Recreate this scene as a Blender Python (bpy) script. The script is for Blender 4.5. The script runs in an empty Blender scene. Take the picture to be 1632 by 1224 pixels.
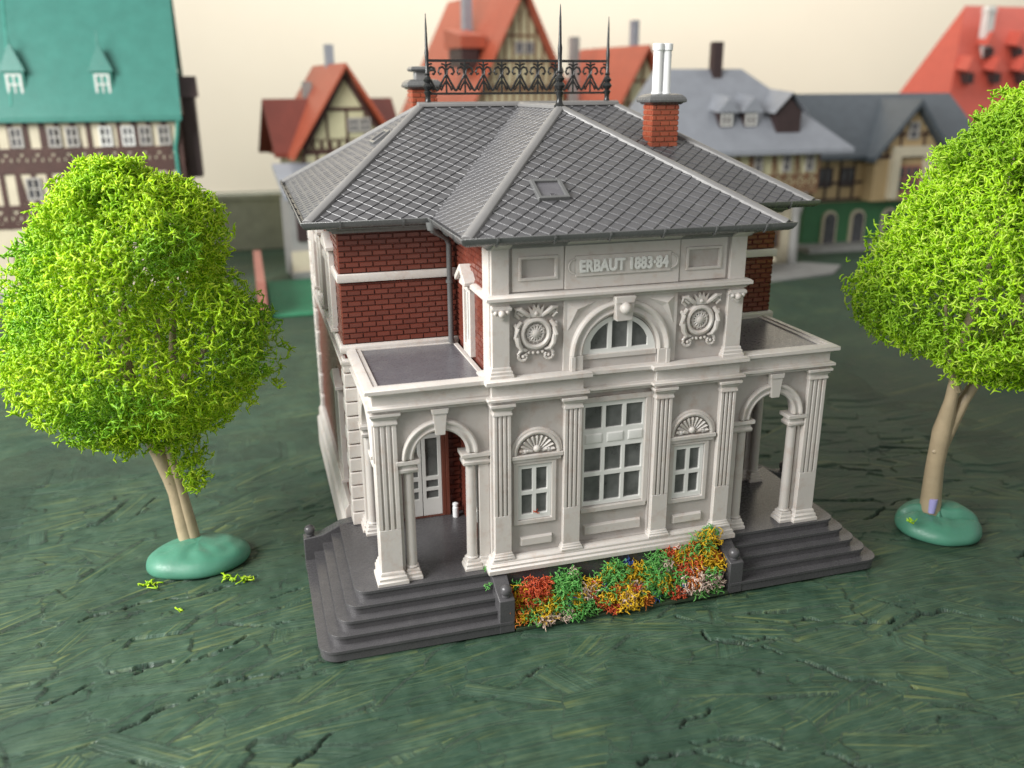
import bpy, bmesh, math, random
import numpy as np
from mathutils import Vector, Matrix, noise, kdtree
from mathutils.geometry import tessellate_polygon
R = math.radians
scene = bpy.context.scene
COL = scene.collection
random.seed(7); RNG = np.random.default_rng(7)

# ------------------------------------------------------------------ camera
CAM = Vector((-8.251, -18.888, 12.675)); F_PX = 1409.6
yaw, pitch, roll = -0.286, -0.323, -0.005
fw = Vector((-math.sin(yaw)*math.cos(pitch), math.cos(yaw)*math.cos(pitch), math.sin(pitch)))
rt = Vector((math.cos(yaw), math.sin(yaw), 0)); up = rt.cross(fw)
rt2 = rt*math.cos(roll) + up*math.sin(roll); up2 = up*math.cos(roll) - rt*math.sin(roll)
cam = bpy.data.cameras.new('camera'); camo = bpy.data.objects.new('camera', cam); COL.objects.link(camo)
M4 = Matrix.Identity(4)
for i in range(3):
    M4[i][0] = rt2[i]; M4[i][1] = up2[i]; M4[i][2] = -fw[i]; M4[i][3] = CAM[i]
camo.matrix_world = M4
cam.sensor_width = 36; cam.lens = F_PX/1632*36; cam.clip_start = .1; cam.clip_end = 1000
cam.dof.use_dof = True; cam.dof.focus_distance = 22.6
cam.dof.aperture_fstop = (cam.lens/1000)/0.21
scene.camera = camo
# ------------------------------------------------------------------ light of the room
w = bpy.data.worlds.new('World'); scene.world = w; w.use_nodes = True
w.node_tree.nodes['Background'].inputs[0].default_value = (1.0, .98, .95, 1)
w.node_tree.nodes['Background'].inputs[1].default_value = 0.50

def area(name, loc, target, sx, sy, power, col):
    l = bpy.data.lights.new(name, 'AREA'); l.shape = 'RECTANGLE'; l.size = sx; l.size_y = sy
    l.energy = power; l.color = col
    o = bpy.data.objects.new(name, l); COL.objects.link(o); o.location = loc
    o.rotation_euler = (Vector(target)-Vector(loc)).to_track_quat('-Z', 'Y').to_euler()
    return o
area('window_light', (-47, -7, 32), (0, 5, 3), 40, 28, 62000, (1.0, .985, .96))
area('backdrop_fill_light', (44, 62, 52), (48, 104, 20), 150, 16, 49000, (1.0, .985, .955))  # added lamp above the view, only to brighten the cream wall behind
scene.view_settings.view_transform = 'Standard'; scene.view_settings.look = 'None'
scene.view_settings.exposure = 0.18; scene.view_settings.gamma = 1
scene.view_settings.use_curve_mapping = False
scene.cycles.max_bounces = 8

# ------------------------------------------------------------------ materials
def new_mat(name):
    m = bpy.data.materials.new(name); m.use_nodes = True
    nt = m.node_tree; b = nt.nodes['Principled BSDF']
    return m, nt, b
def N(nt, t, **kw):
    n = nt.nodes.new(t)
    for k, v in kw.items(): setattr(n, k, v)
    return n
def noise_tex(nt, scale, detail=4, vec=None, rough=.55):
    n = N(nt, 'ShaderNodeTexNoise'); n.inputs['Scale'].default_value = scale
    n.inputs['Detail'].default_value = detail; n.inputs['Roughness'].default_value = rough
    if vec: nt.links.new(vec, n.inputs['Vector'])
    return n
def ramp(nt, src, stops):
    r = N(nt, 'ShaderNodeValToRGB'); nt.links.new(src, r.inputs[0])
    while len(r.color_ramp.elements) < len(stops): r.color_ramp.elements.new(.5)
    for e, (p, c) in zip(r.color_ramp.elements, stops):
        e.position = p; e.color = (*c, 1) if len(c) == 3 else c
    return r
def c3(c): return (*c, 1)
def plastic(name, col, rough=.4, var=.12, stain=None, stain_amt=.35, bump=.15, scale=1.2, coat=0, spec=.5, sss=0):
    """moulded plastic: uneven tint, faint stains, faint surface waviness, uneven gloss"""
    m, nt, b = new_mat(name); L = nt.links.new
    tc = N(nt, 'ShaderNodeTexCoord').outputs['Object']
    n1 = noise_tex(nt, scale, 6, tc); n2 = noise_tex(nt, scale*9, 5, tc)
    r1 = ramp(nt, n1.outputs[0], [(.3, tuple(x*(1-var) for x in col)), (.7, tuple(min(1, x*(1+var)) for x in col))])
    out = r1.outputs[0]
    if stain:
        n3 = noise_tex(nt, scale*2.3, 8, tc, .7)
        rm = ramp(nt, n3.outputs[0], [(.52, (0, 0, 0)), (.72, (stain_amt,)*3)])
        mx = N(nt, 'ShaderNodeMix', data_type='RGBA'); L(rm.outputs[0], mx.inputs[0]); L(out, mx.inputs[6]); mx.inputs[7].default_value = c3(stain)
        out = mx.outputs[2]
    L(out, b.inputs['Base Color'])
    rr = ramp(nt, n2.outputs[0], [(.3, (rough*.75,)*3), (.75, (min(1, rough*1.35),)*3)]); L(rr.outputs[0], b.inputs['Roughness'])
    b.inputs['Specular IOR Level'].default_value = spec
    if coat: b.inputs['Coat Weight'].default_value = coat; b.inputs['Coat Roughness'].default_value = .15
    if sss:
        b.inputs['Subsurface Weight'].default_value = sss; b.inputs['Subsurface Radius'].default_value = (.12, .09, .06); b.inputs['Subsurface Scale'].default_value = 1
    bp = N(nt, 'ShaderNodeBump'); bp.inputs['Strength'].default_value = bump; bp.inputs['Distance'].default_value = .03
    n4 = noise_tex(nt, 14, 4, tc); L(n4.outputs[0], bp.inputs['Height']); L(bp.outputs[0], b.inputs['Normal'])
    return m
def island(name, cols, rough=.4, trans=0, noise_scale=None, noise_cols=None, spec=.5):
    """colour differs from piece to piece (bricks, foam threads)"""
    m, nt, b = new_mat(name); L = nt.links.new
    g = N(nt, 'ShaderNodeNewGeometry')
    n = len(cols); r = ramp(nt, g.outputs['Random Per Island'], [(i/(n-1), c) for i, c in enumerate(cols)])
    out = r.outputs[0]
    if noise_scale:
        tc = N(nt, 'ShaderNodeTexCoord').outputs['Object']
        nn = noise_tex(nt, noise_scale, 3, tc)
        rm = ramp(nt, nn.outputs[0], [(.50, (0, 0, 0)), (.62, (1, 1, 1))])
        r2 = ramp(nt, g.outputs['Random Per Island'], [(0, noise_cols[0]), (1, noise_cols[1])])
        mx = N(nt, 'ShaderNodeMix', data_type='RGBA'); L(rm.outputs[0], mx.inputs[0]); L(out, mx.inputs[6]); L(r2.outputs[0], mx.inputs[7])
        out = mx.outputs[2]
    L(out, b.inputs['Base Color']); b.inputs['Roughness'].default_value = rough; b.inputs['Specular IOR Level'].default_value = spec
    if trans:
        t = N(nt, 'ShaderNodeBsdfTranslucent'); L(out, t.inputs[0])
        ms = N(nt, 'ShaderNodeMixShader'); ms.inputs[0].default_value = trans
        L(b.outputs[0], ms.inputs[1]); L(t.outputs[0], ms.inputs[2])
        L(ms.outputs[0], nt.nodes['Material Output'].inputs[0])
    return m
def glass(name, col=(.16, .165, .16), alpha=.8):
    m, nt, b = new_mat(name)
    tc = N(nt, 'ShaderNodeTexCoord').outputs['Object']
    n = noise_tex(nt, 2.2, 5, tc); r = ramp(nt, n.outputs[0], [(.3, tuple(x*.6 for x in col)), (.75, tuple(x*1.3 for x in col))])
    nt.links.new(r.outputs[0], b.inputs['Base Color'])
    b.inputs['Roughness'].default_value = .12; b.inputs['Alpha'].default_value = alpha; b.inputs['Specular IOR Level'].default_value = .6
    return m
MT = {}
MT['white'] = plastic('aged_white_plastic', (.565, .53, .495), .40, .05, (.42, .30, .24), .5, .12, 1.1, sss=.12)
MT['field'] = plastic('grey_white_plastic', (.435, .405, .38), .45, .06, (.34, .24, .19), .6, .12, 1.1, sss=.08)
MT['window'] = plastic('window_white_plastic', (.74, .74, .71), .35, .05, None, 0, .08)
MT['pot'] = plastic('bright_white_plastic', (.82, .83, .84), .35, .04, None, 0, .08)
MT['roof'] = plastic('slate_grey_plastic', (.092, .092, .098), .32, .10, (.15, .15, .15), .4, .2, .9, spec=.6)
MT['hip'] = plastic('hip_grey_plastic', (.20, .197, .195), .34, .10, (.21, .21, .2), .3, .12, .9)
MT['gutter'] = plastic('gutter_grey_plastic', (.12, .122, .122), .25, .10, None, 0, .12)
MT['step'] = plastic('dark_grey_plastic', (.074, .072, .076), .27, .08, (.13, .125, .125), .30, .04, 1.5)
MT['step2'] = plastic('porch_roof_grey', (.12, .117, .13), .30, .08, (.19, .19, .19), .5, .03, 1.5, spec=.6)
MT['brick'] = island('brick_red_plastic', [(.145, .036, .023), (.17, .044, .028), (.125, .031, .020), (.155, .044, .029)], .30)
MT['mortar'] = plastic('brick_joint_plastic', (.11, .028, .019), .5, .15)
MT['chim'] = island('chimney_brick_plastic', [(.30, .065, .032), (.36, .085, .042), (.26, .055, .028)], .34)
MT['chimj'] = plastic('chimney_joint', (.30, .12, .07), .5, .2)
MT['brown'] = plastic('red_brown_plastic', (.14, .04, .024), .4, .1)
MT['glass'] = glass('clear_window_plastic')
MT['iron'] = plastic('black_plastic', (.016, .017, .017), .28, .2, None, 0, .05)
MT['bark'] = plastic('brown_trunk_plastic', (.41, .325, .21), .38, .15, (.36, .30, .2), .4, .25, 1.5)
MT['putty'] = plastic('green_putty', (.062, .21, .14), .46, .08, (.05, .2, .14), .3, .12, 1.6, sss=.1)
MT['foliage'] = island('green_foam', [(.44, .72, .015), (.60, .84, .02), (.36, .64, .015), (.74, .90, .08), (.52, .78, .02)], .30, .4,
                       .38, [(.22, .52, .03), (.40, .70, .04)])
MT['foliage2'] = island('bright_green_foam', [(.46, .80, .015), (.60, .88, .03), (.38, .70, .015), (.76, .92, .16), (.52, .84, .02)], .30, .4,
                        .3, [(.30, .58, .03), (.42, .68, .04)])

def ground_mat():
    m, nt, b = new_mat('green_painted_board'); L = nt.links.new
    at = N(nt, 'ShaderNodeAttribute', attribute_name='strand')
    tc = N(nt, 'ShaderNodeTexCoord').outputs['Object']
    mp = N(nt, 'ShaderNodeMapping'); mp.inputs['Scale'].default_value = (.12, 10, 1); L(at.outputs['Vector'], mp.inputs['Vector'])
    s1 = noise_tex(nt, 1, 3, mp.outputs[0], .5)
    mp2 = N(nt, 'ShaderNodeMapping'); mp2.inputs['Scale'].default_value = (.35, 34, 1); L(at.outputs['Vector'], mp2.inputs['Vector'])
    s2 = noise_tex(nt, 1, 4, mp2.outputs[0], .65)
    n1 = noise_tex(nt, .22, 6, tc, .6); n2 = noise_tex(nt, 3.5, 8, tc, .65)
    n2.inputs['Scale'].default_value = 2.0
    base = ramp(nt, n2.outputs[0], [(.25, (.012, .036, .022)), (.5, (.027, .068, .042)), (.78, (.056, .110, .072))])
    blot = ramp(nt, n1.outputs[0], [(.35, (.75, .8, .8)), (.65, (1.2, 1.15, 1.15))])
    mul = N(nt, 'ShaderNodeMix', data_type='RGBA', blend_type='MULTIPLY'); mul.inputs[0].default_value = 1
    L(base.outputs[0], mul.inputs[6]); L(blot.outputs[0], mul.inputs[7])
    # yellow green wood grain showing through worn paint
    mask = ramp(nt, s1.outputs[0], [(.52, (0, 0, 0)), (.70, (.8,)*3)])
    n3 = noise_tex(nt, .45, 4, tc); mk2 = ramp(nt, n3.outputs[0], [(.44, (.04,)*3), (.62, (.85,)*3)])
    mm = N(nt, 'ShaderNodeMath', operation='MULTIPLY'); L(mask.outputs[0], mm.inputs[0]); L(mk2.outputs[0], mm.inputs[1])
    mx = N(nt, 'ShaderNodeMix', data_type='RGBA'); L(mm.outputs[0], mx.inputs[0]); L(mul.outputs[2], mx.inputs[6]); mx.inputs[7].default_value = (.19, .22, .07, 1)
    # bristle marks of the brush, running mostly one way
    mp3 = N(nt, 'ShaderNodeMapping'); mp3.inputs['Rotation'].default_value = (0, 0, R(14)); mp3.inputs['Scale'].default_value = (.30, 27, 1); L(tc, mp3.inputs['Vector'])
    s3 = noise_tex(nt, 1, 5, mp3.outputs[0], .6)
    br = ramp(nt, s3.outputs[0], [(.49, (0, 0, 0)), (.57, (.45,)*3), (.66, (1,)*3)])
    n5 = noise_tex(nt, .33, 5, tc); mk5 = ramp(nt, n5.outputs[0], [(.42, (.10,)*3), (.66, (.62,)*3)])
    m5 = N(nt, 'ShaderNodeMath', operation='MULTIPLY'); L(br.outputs[0], m5.inputs[0]); L(mk5.outputs[0], m5.inputs[1])
    mx5 = N(nt, 'ShaderNodeMix', data_type='RGBA'); L(m5.outputs[0], mx5.inputs[0]); L(mx.outputs[2], mx5.inputs[6]); mx5.inputs[7].default_value = (.15, .21, .10, 1)
    mx = mx5
    dk = ramp(nt, s2.outputs[0], [(.28, (.45, .5, .5)), (.5, (1, 1, 1))])
    mu2 = N(nt, 'ShaderNodeMix', data_type='RGBA', blend_type='MULTIPLY'); mu2.inputs[0].default_value = .45
    L(mx.outputs[2], mu2.inputs[6]); L(dk.outputs[0], mu2.inputs[7])
    # shade inside the open cracks, painted into the board colour
    ck = N(nt, 'ShaderNodeAttribute', attribute_name='crack_shade'); mk_ = N(nt, 'ShaderNodeMix', data_type='RGBA'); L(ck.outputs['Fac'], mk_.inputs[0]); L(mu2.outputs[2], mk_.inputs[6]); mk_.inputs[7].default_value = (.012, .018, .013, 1)
    L(mk_.outputs[2], b.inputs['Base Color'])
    rr = ramp(nt, n2.outputs[0], [(.3, (.40,)*3), (.7, (.62,)*3)]); L(rr.outputs[0], b.inputs['Roughness']); b.inputs['Specular IOR Level'].default_value = .45
    add = N(nt, 'ShaderNodeMath', operation='MULTIPLY_ADD'); sh = N(nt, 'ShaderNodeMath', operation='MULTIPLY'); L(s1.outputs[0], sh.inputs[0]); sh.inputs[1].default_value = .45
    L(s2.outputs[0], add.inputs[0]); add.inputs[1].default_value = .30; L(sh.outputs[0], add.inputs[2])
    add0 = N(nt, 'ShaderNodeMath', operation='MULTIPLY_ADD'); L(s3.outputs[0], add0.inputs[0]); add0.inputs[1].default_value = .45; L(add.outputs[0], add0.inputs[2]); add = add0
    add2 = N(nt, 'ShaderNodeMath', operation='MULTIPLY_ADD'); L(n2.outputs[0], add2.inputs[0]); add2.inputs[1].default_value = .22; L(add.outputs[0], add2.inputs[2])
    bp = N(nt, 'ShaderNodeBump'); bp.inputs['Strength'].default_value = .75; bp.inputs['Distance'].default_value = .09
    L(add2.outputs[0], bp.inputs['Height']); L(bp.outputs[0], b.inputs['Normal'])
    return m
MT['ground'] = ground_mat()
MT['backwall'] = plastic('cream_wallpaper', (.76, .69, .565), .85, .02, None, 0, .3, .05)

# ------------------------------------------------------------------ mesh helpers
FRONT = lambda u, v, w: (u, w, v)      # u = x, v = z, w = y
SIDE = lambda u, v, w: (w, u, v)       # u = y, v = z, w = x
FLAT = lambda u, v, w: (u, v, w)       # plan
ORG = Vector((0, 0, 0))
class MB:
    def __init__(s): s.v = []; s.f = []
    def add(s, V, Fc):
        o = len(s.v); s.v += [tuple(p) for p in V]; s.f += [tuple(i+o for i in f) for f in Fc]; return s
    def box(s, x0, x1, y0, y1, z0, z1):
        V = [(x, y, z) for x in (x0, x1) for y in (y0, y1) for z in (z0, z1)]
        return s.add(V, [(0, 1, 3, 2), (4, 6, 7, 5), (0, 4, 5, 1), (2, 3, 7, 6), (0, 2, 6, 4), (1, 5, 7, 3)])
    def plate(s, loops, w0, w1, T):
        """a slab with holes: loops = [outer, hole, ...] of (u, v)"""
        tris = tessellate_polygon([[Vector((u, v, 0)) for u, v in lp] for lp in loops])
        P = [p for lp in loops for p in lp]; n = len(P)
        V = [T(u, v, w0) for u, v in P] + [T(u, v, w1) for u, v in P]
        Fc = [tuple(t) for t in tris] + [tuple(i+n for i in reversed(t)) for t in tris]
        k = 0
        for lp in loops:
            m = len(lp)
            for i in range(m):
                a, b2 = k+i, k+(i+1) % m; Fc.append((a, b2, b2+n, a+n))
            k += m
        return s.add(V, Fc)
    def prism(s, poly, w0, w1, T): return s.plate([poly], w0, w1, T)
    def sweep(s, path, prof, closed=False):
        """profile (out, z) swept round a plan path with mitres; out is to the right of the path direction"""
        n = len(path); P = [Vector((p[0], p[1])) for p in path]; rows = []
        for i in range(n):
            a = P[i]-P[i-1] if (i > 0 or closed) else P[1]-P[0]
            b2 = P[(i+1) % n]-P[i] if (i < n-1 or closed) else P[-1]-P[-2]
            a.normalize(); b2.normalize()
            na = Vector((a.y, -a.x)); nb = Vector((b2.y, -b2.x)); m = na+nb
            m = m/ max(.2, m.dot(na)) if m.length > 1e-6 else na
            rows.append([(P[i].x+m.x*o, P[i].y+m.y*o, z) for o, z in prof])
        k = len(prof); V = [p for r in rows for p in r]; Fc = []
        for i in range(n if closed else n-1):
            j = (i+1) % n
            for q in range(k):
                q2 = (q+1) % k; Fc.append((i*k+q, j*k+q, j*k+q2, i*k+q2))
        if not closed: Fc += [tuple(range(k)), tuple((n-1)*k+q for q in reversed(range(k)))]
        return s.add(V, Fc)
    def lathe(s, prof, c, n=20, T=None):
        V = []; Fc = []
        for r, z in prof:
            for i in range(n):
                a = 2*math.pi*i/n; V.append((r*math.cos(a), r*math.sin(a), z))
        k = len(prof)
        for j in range(k-1):
            for i in range(n): Fc.append((j*n+i, j*n+(i+1) % n, (j+1)*n+(i+1) % n, (j+1)*n+i))
        Fc += [tuple(reversed(range(n))), tuple((k-1)*n+i for i in range(n))]
        if T == 'front': V = [(x, -z, y) for x, y, z in V]
        return s.add([(x+c[0], y+c[1], z+c[2]) for x, y, z in V], Fc)
    def ball(s, c, r, n=16, flat=1):
        pr = [(max(.001, r*math.sin(math.pi*i/8)), -r*flat*math.cos(math.pi*i/8)) for i in range(9)]
        return s.lathe(pr, c, n)
    def tube(s, path, rad, n=8, twist=0):
        P = [Vector(p) for p in path]; V = []; Fc = []
        if not hasattr(rad, '__len__'): rad = [rad]*len(P)
        ref = Vector((.13, .31, .94))
        for i, p in enumerate(P):
            t = (P[min(i+1, len(P)-1)]-P[max(i-1, 0)]).normalized()
            a = t.cross(ref)
            if a.length < .05: a = t.cross(Vector((1, 0, 0)))
            a.normalize(); b2 = t.cross(a)
            for k in range(n):
                q = 2*math.pi*k/n+twist; V.append(p+(a*math.cos(q)+b2*math.sin(q))*rad[i])
        for i in range(len(P)-1):
            for k in range(n): Fc.append((i*n+k, i*n+(k+1) % n, (i+1)*n+(k+1) % n, (i+1)*n+k))
        Fc += [tuple(reversed(range(n))), tuple((len(P)-1)*n+k for k in range(n))]
        return s.add(V, Fc)
    def arch(s, cu, cv, prof, T, a0=0, a1=180, n=28):
        """closed profile (r, w) swept round an arc in the plane of T"""
        k = len(prof); V = []; Fc = []
        for i in range(n+1):
            a = R(a0+(a1-a0)*i/n)
            for r, w_ in prof: V.append(T(cu+r*math.cos(a), cv+r*math.sin(a), w_))
        for i in range(n):
            for q in range(k):
                q2 = (q+1) % k; Fc.append((i*k+q, (i+1)*k+q, (i+1)*k+q2, i*k+q2))
        Fc += [tuple(range(k)), tuple(n*k+q for q in reversed(range(k)))]
        return s.add(V, Fc)
    def frustum(s, u0, u1, v0, v1, w_, out, T, ins):
        V = [T(u0, v0, w_), T(u1, v0, w_), T(u1, v1, w_), T(u0, v1, w_),
             T(u0+ins, v0+ins, w_+out), T(u1-ins, v0+ins, w_+out), T(u1-ins, v1-ins, w_+out), T(u0+ins, v1-ins, w_+out)]
        return s.add(V, [(4, 5, 6, 7), (0, 1, 5, 4), (1, 2, 6, 5), (2, 3, 7, 6), (3, 0, 4, 7)])
    def build(s, name, mat, parent=None, bevel=0, smooth=False, seg=2, normals=True):
        me = bpy.data.meshes.new(name)
        me.from_pydata([(x-ORG.x, y-ORG.y, z-ORG.z) for x, y, z in s.v], [], s.f)
        if normals:
            bm = bmesh.new(); bm.from_mesh(me)
            bmesh.ops.recalc_face_normals(bm, faces=bm.faces)
            bm.to_mesh(me); bm.free()
        me.materials.append(mat)
        o = bpy.data.objects.new(name, me); COL.objects.link(o)
        if parent: o.parent = parent
        if smooth:
            me.shade_smooth()
            try: me.set_sharp_from_angle(angle=R(38))
            except Exception: pass
        if bevel:
            b = o.modifiers.new('bevel', 'BEVEL'); b.width = bevel; b.segments = seg; b.limit_method = 'ANGLE'; b.angle_limit = R(38)
            b.use_clamp_overlap = True; b.harden_normals = False
            me.shade_smooth()
            try: me.set_sharp_from_angle(angle=R(50))
            except Exception: pass
        return o
def thing(name, label, cat, loc=(0, 0, 0), group=None):
    global ORG
    o = bpy.data.objects.new(name, None); COL.objects.link(o); o.location = loc; o.empty_display_size = .5
    o['label'] = label; o['category'] = cat
    if group: o['group'] = group
    ORG = Vector(loc); return o
def tag(o, label=None, cat=None, group=None, kind=None):
    for k, v in (('label', label), ('category', cat), ('group', group), ('kind', kind)):
        if v: o[k] = v
    return o
def rect(u0, u1, v0, v1): return [(u0, v0), (u1, v0), (u1, v1), (u0, v1)]
def arc(cu, cv, r, a0, a1, n): return [(cu+r*math.cos(R(a0+(a1-a0)*i/n)), cv+r*math.sin(R(a0+(a1-a0)*i/n))) for i in range(n+1)]
def np_mesh(name, V, Fc, mat, parent=None):
    """quads/tris from numpy arrays"""
    me = bpy.data.meshes.new(name); V = np.asarray(V, np.float32)-np.array(ORG, np.float32); k = Fc.shape[1]
    me.vertices.add(len(V)); me.vertices.foreach_set('co', V.ravel())
    me.loops.add(Fc.size); me.loops.foreach_set('vertex_index', Fc.astype(np.int32).ravel())
    me.polygons.add(len(Fc)); me.polygons.foreach_set('loop_start', (np.arange(len(Fc))*k).astype(np.int32))
    me.polygons.foreach_set('loop_total', np.full(len(Fc), k, np.int32)); me.update(calc_edges=True); me.validate()
    me.materials.append(mat); o = bpy.data.objects.new(name, me); COL.objects.link(o)
    if parent: o.parent = parent
    return o

# ------------------------------------------------------------------ the board: green paint over pressed wood strands
def make_ground():
    def axis(lo, d0, d1, hi, st):
        a = np.arange(d0, d1+1e-6, st)
        l = [d0-1.5*1.5**i for i in range(12) if d0-1.5*1.5**i > lo][::-1]
        r_ = [d1+1.5*1.4**i for i in range(16) if d1+1.5*1.4**i < hi]
        return np.concatenate([[lo], l, a, r_, [hi]])
    X = axis(-70, -16, 16, 160, .043); Y = axis(-30, -9, 12, 104, .043)
    nx, ny = len(X), len(Y); gx, gy = np.meshgrid(X, Y)
    H = np.zeros((ny, nx)); U = gx*.97+gy*.22; W = gy*.97-gx*.22; ID = np.zeros((ny, nx))
    rs = np.random.default_rng(11); CR = np.zeros((ny, nx))
    for i in range(900):
        cx, cy = rs.uniform(-18, 18), rs.uniform(-10, 15)
        ln, wd = rs.uniform(1.2, 4.2), rs.uniform(.25, .95)
        a = rs.normal(float(np.interp(cx, [-8, -1], [.36, -.22])), .26) if rs.random() < .88 else rs.uniform(0, math.pi)
        i0, i1 = np.searchsorted(X, [cx-ln, cx+ln]); j0, j1 = np.searchsorted(Y, [cy-ln, cy+ln])
        sx, sy = gx[j0:j1, i0:i1]-cx, gy[j0:j1, i0:i1]-cy
        u = sx*math.cos(a)+sy*math.sin(a); v = -sx*math.sin(a)+sy*math.cos(a)
        rag = .10*np.sin(v*6+i)+.04*np.sin(v*13+2*i); ragv = .03*np.sin(u*3.1+i)
        m = (np.abs(u+rag) < ln*.5) & (np.abs(v+ragv) < wd*.5)
        sd_ = 1 if rs.random() < .5 else -1
        gap = (np.abs(u+rag) < ln*.5) & (sd_*(v+ragv) < wd*.5+.05+.02*np.sin(u*5+i)) & (sd_*(v+ragv) > wd*.5-.005)
        old = H[j0:j1, i0:i1]; lo = old[m].mean() if m.any() else 0
        t = rs.uniform(-.022, .022)
        new = lo*.35+rs.uniform(-.03, .055)+t*v/wd*2+rs.uniform(-.01, .01)*u/ln
        old[m] = new[m]*.85+old[m]*.15
        if rs.random() < .12:
            part = np.sin(u*1.3+i) > rs.uniform(-.2, .8)
            old[gap & part] -= rs.uniform(.06, .2)
        U[j0:j1, i0:i1][m] = (u+cx*1.3+i*3.1)[m]; W[j0:j1, i0:i1][m] = (v+i*.77)[m]; ID[j0:j1, i0:i1][m] = i*.37
    # thick brushed paint fills part of the relief in front of the building
    calm = np.exp(-(((gx+3)/6.5)**2+((gy+5.0)/2.2)**2))*.75
    H2 = H.copy(); H2[1:-1, 1:-1] = (H[1:-1, 1:-1]*4+H[:-2, 1:-1]+H[2:, 1:-1]+H[1:-1, :-2]+H[1:-1, 2:])/8; H2 = (H*.6+H2*.4)*1.35
    H = H2*(1-calm)-.07
    # open cracks: ragged polylines made by splitting each stretch again and again
    main = [[(-11.5, -3.1), (-9.9, -4.0), (-8.6, -4.1), (-7.6, -3.3)], [(-8.9, -4.3), (-9.3, -5.2), (-9.1, -6.2), (-10.1, -7.0)],
            [(-1.8, -5.9), (-.7, -5.6), (.5, -5.9), (1.9, -6.8), (2.6, -7.5)], [(-14, -.6), (-11.8, .2), (-10.2, .3), (-9.3, .9)], [(1.2, -1.4), (1.5, -2.6), (2.6, -3.2), (3.6, -4.4), (5.0, -5.6)],
            [(3, -2.3), (5.1, -2.9), (7.2, -3.1), (9.4, -4.3)], [(-13.5, 2.6), (-12, 3.2), (-10.7, 3.1), (-9, 3.7)], [(9, 1.8), (11, 2.5), (13, 2.4)], [(-12.6, -2.2), (-10.4, -1.2), (-8.5, -.9)], [(-13, -5.4), (-11, -5.0), (-9.3, -4.6)]]
    for k in range(24):
        x, y = rs.uniform(-15, 14), rs.uniform(-8.5, 10); a = float(np.interp(x, [-8, -1], [.4, -.2]))+rs.normal(0, .35); L_ = rs.uniform(.5, 2.4)
        main.append([(x, y), (x+L_*math.cos(a), y+L_*math.sin(a))])
    for ci, pts in enumerate(main):
        P = [np.array(p) for p in pts]
        for lv in range(5):
            Q = [P[0]]
            for p, q in zip(P[:-1], P[1:]):
                d = q-p; L_ = np.hypot(*d); nn = np.array([-d[1], d[0]])/(L_+1e-9)
                Q += [(p+q)/2+nn*rs.normal(0, .085)*L_, q]
            P = Q
            if np.hypot(*(P[1]-P[0])) < .12: break
        big = ci < 10; dep = rs.uniform(.12, .2) if big else rs.uniform(.05, .12); w0 = .028 if big else .018; ph_ = rs.uniform(0, 6)
        for si, (p, q) in enumerate(zip(P[:-1], P[1:])):
            wd = w0*(1+.75*math.sin(si*.23+ph_)+.45*math.sin(si*.61+2*ph_))
            if wd < .012: continue
            wd = max(wd, .020)
            x0, x1 = sorted((p[0], q[0])); y0, y1 = sorted((p[1], q[1]))
            i0, i1 = np.searchsorted(X, [x0-.2, x1+.2]); j0, j1 = np.searchsorted(Y, [y0-.2, y1+.2])
            sx, sy = gx[j0:j1, i0:i1], gy[j0:j1, i0:i1]; dx, dy = q-p; L2 = dx*dx+dy*dy+1e-9
            t = np.clip(((sx-p[0])*dx+(sy-p[1])*dy)/L2, 0, 1); d = np.hypot(sx-p[0]-t*dx, sy-p[1]-t*dy)
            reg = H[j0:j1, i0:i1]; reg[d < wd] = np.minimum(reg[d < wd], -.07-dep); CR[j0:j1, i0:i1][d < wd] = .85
    H[(gx < -16.01) | (gx > 16.01) | (gy < -9.01) | (gy > 12.01)] = -.05
    V = np.stack([gx, gy, np.minimum(H, -.004)], -1).reshape(-1, 3)
    idx = np.arange(nx*ny).reshape(ny, nx)
    Fc = np.stack([idx[:-1, :-1], idx[:-1, 1:], idx[1:, 1:], idx[1:, :-1]], -1).reshape(-1, 4)
    global ORG; ORG = Vector((0, 0, 0))
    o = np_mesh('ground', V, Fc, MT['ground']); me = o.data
    at = me.attributes.new('strand', 'FLOAT_VECTOR', 'POINT')
    at.data.foreach_set('vector', np.stack([U, W, ID], -1).astype(np.float32).ravel())
    at2 = me.attributes.new('crack_shade', 'FLOAT', 'POINT'); at2.data.foreach_set('value', CR.astype(np.float32).ravel())
    tag(o, 'rough board painted dark green under the model village', None, None, 'structure')
    me.shade_smooth()
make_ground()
bw = MB().box(-150, 330, 104.2, 104.6, -3, 120).build('backdrop_wall', MT['backwall']); tag(bw, 'plain cream papered room wall behind the model village', 'wall')

# =================================================================== THE STATION HOUSE MODEL
house = thing('brick_villa', 'white fronted model villa with slate roof, red brick sides and two grey corner stairs', 'model house', (0, 5, 0))
def part(name, mb, mat, parent=None, **kw): return mb.build(name, MT[mat], parent or house, **kw)
ZB, ZR, ZS, ZE = 1.25, 6.27, 8.25, 9.62     # floor, lower cornice top, string course top, eave
WX, WY0, WY1 = 6.22, 3.4, 12.8              # brick block
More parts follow.
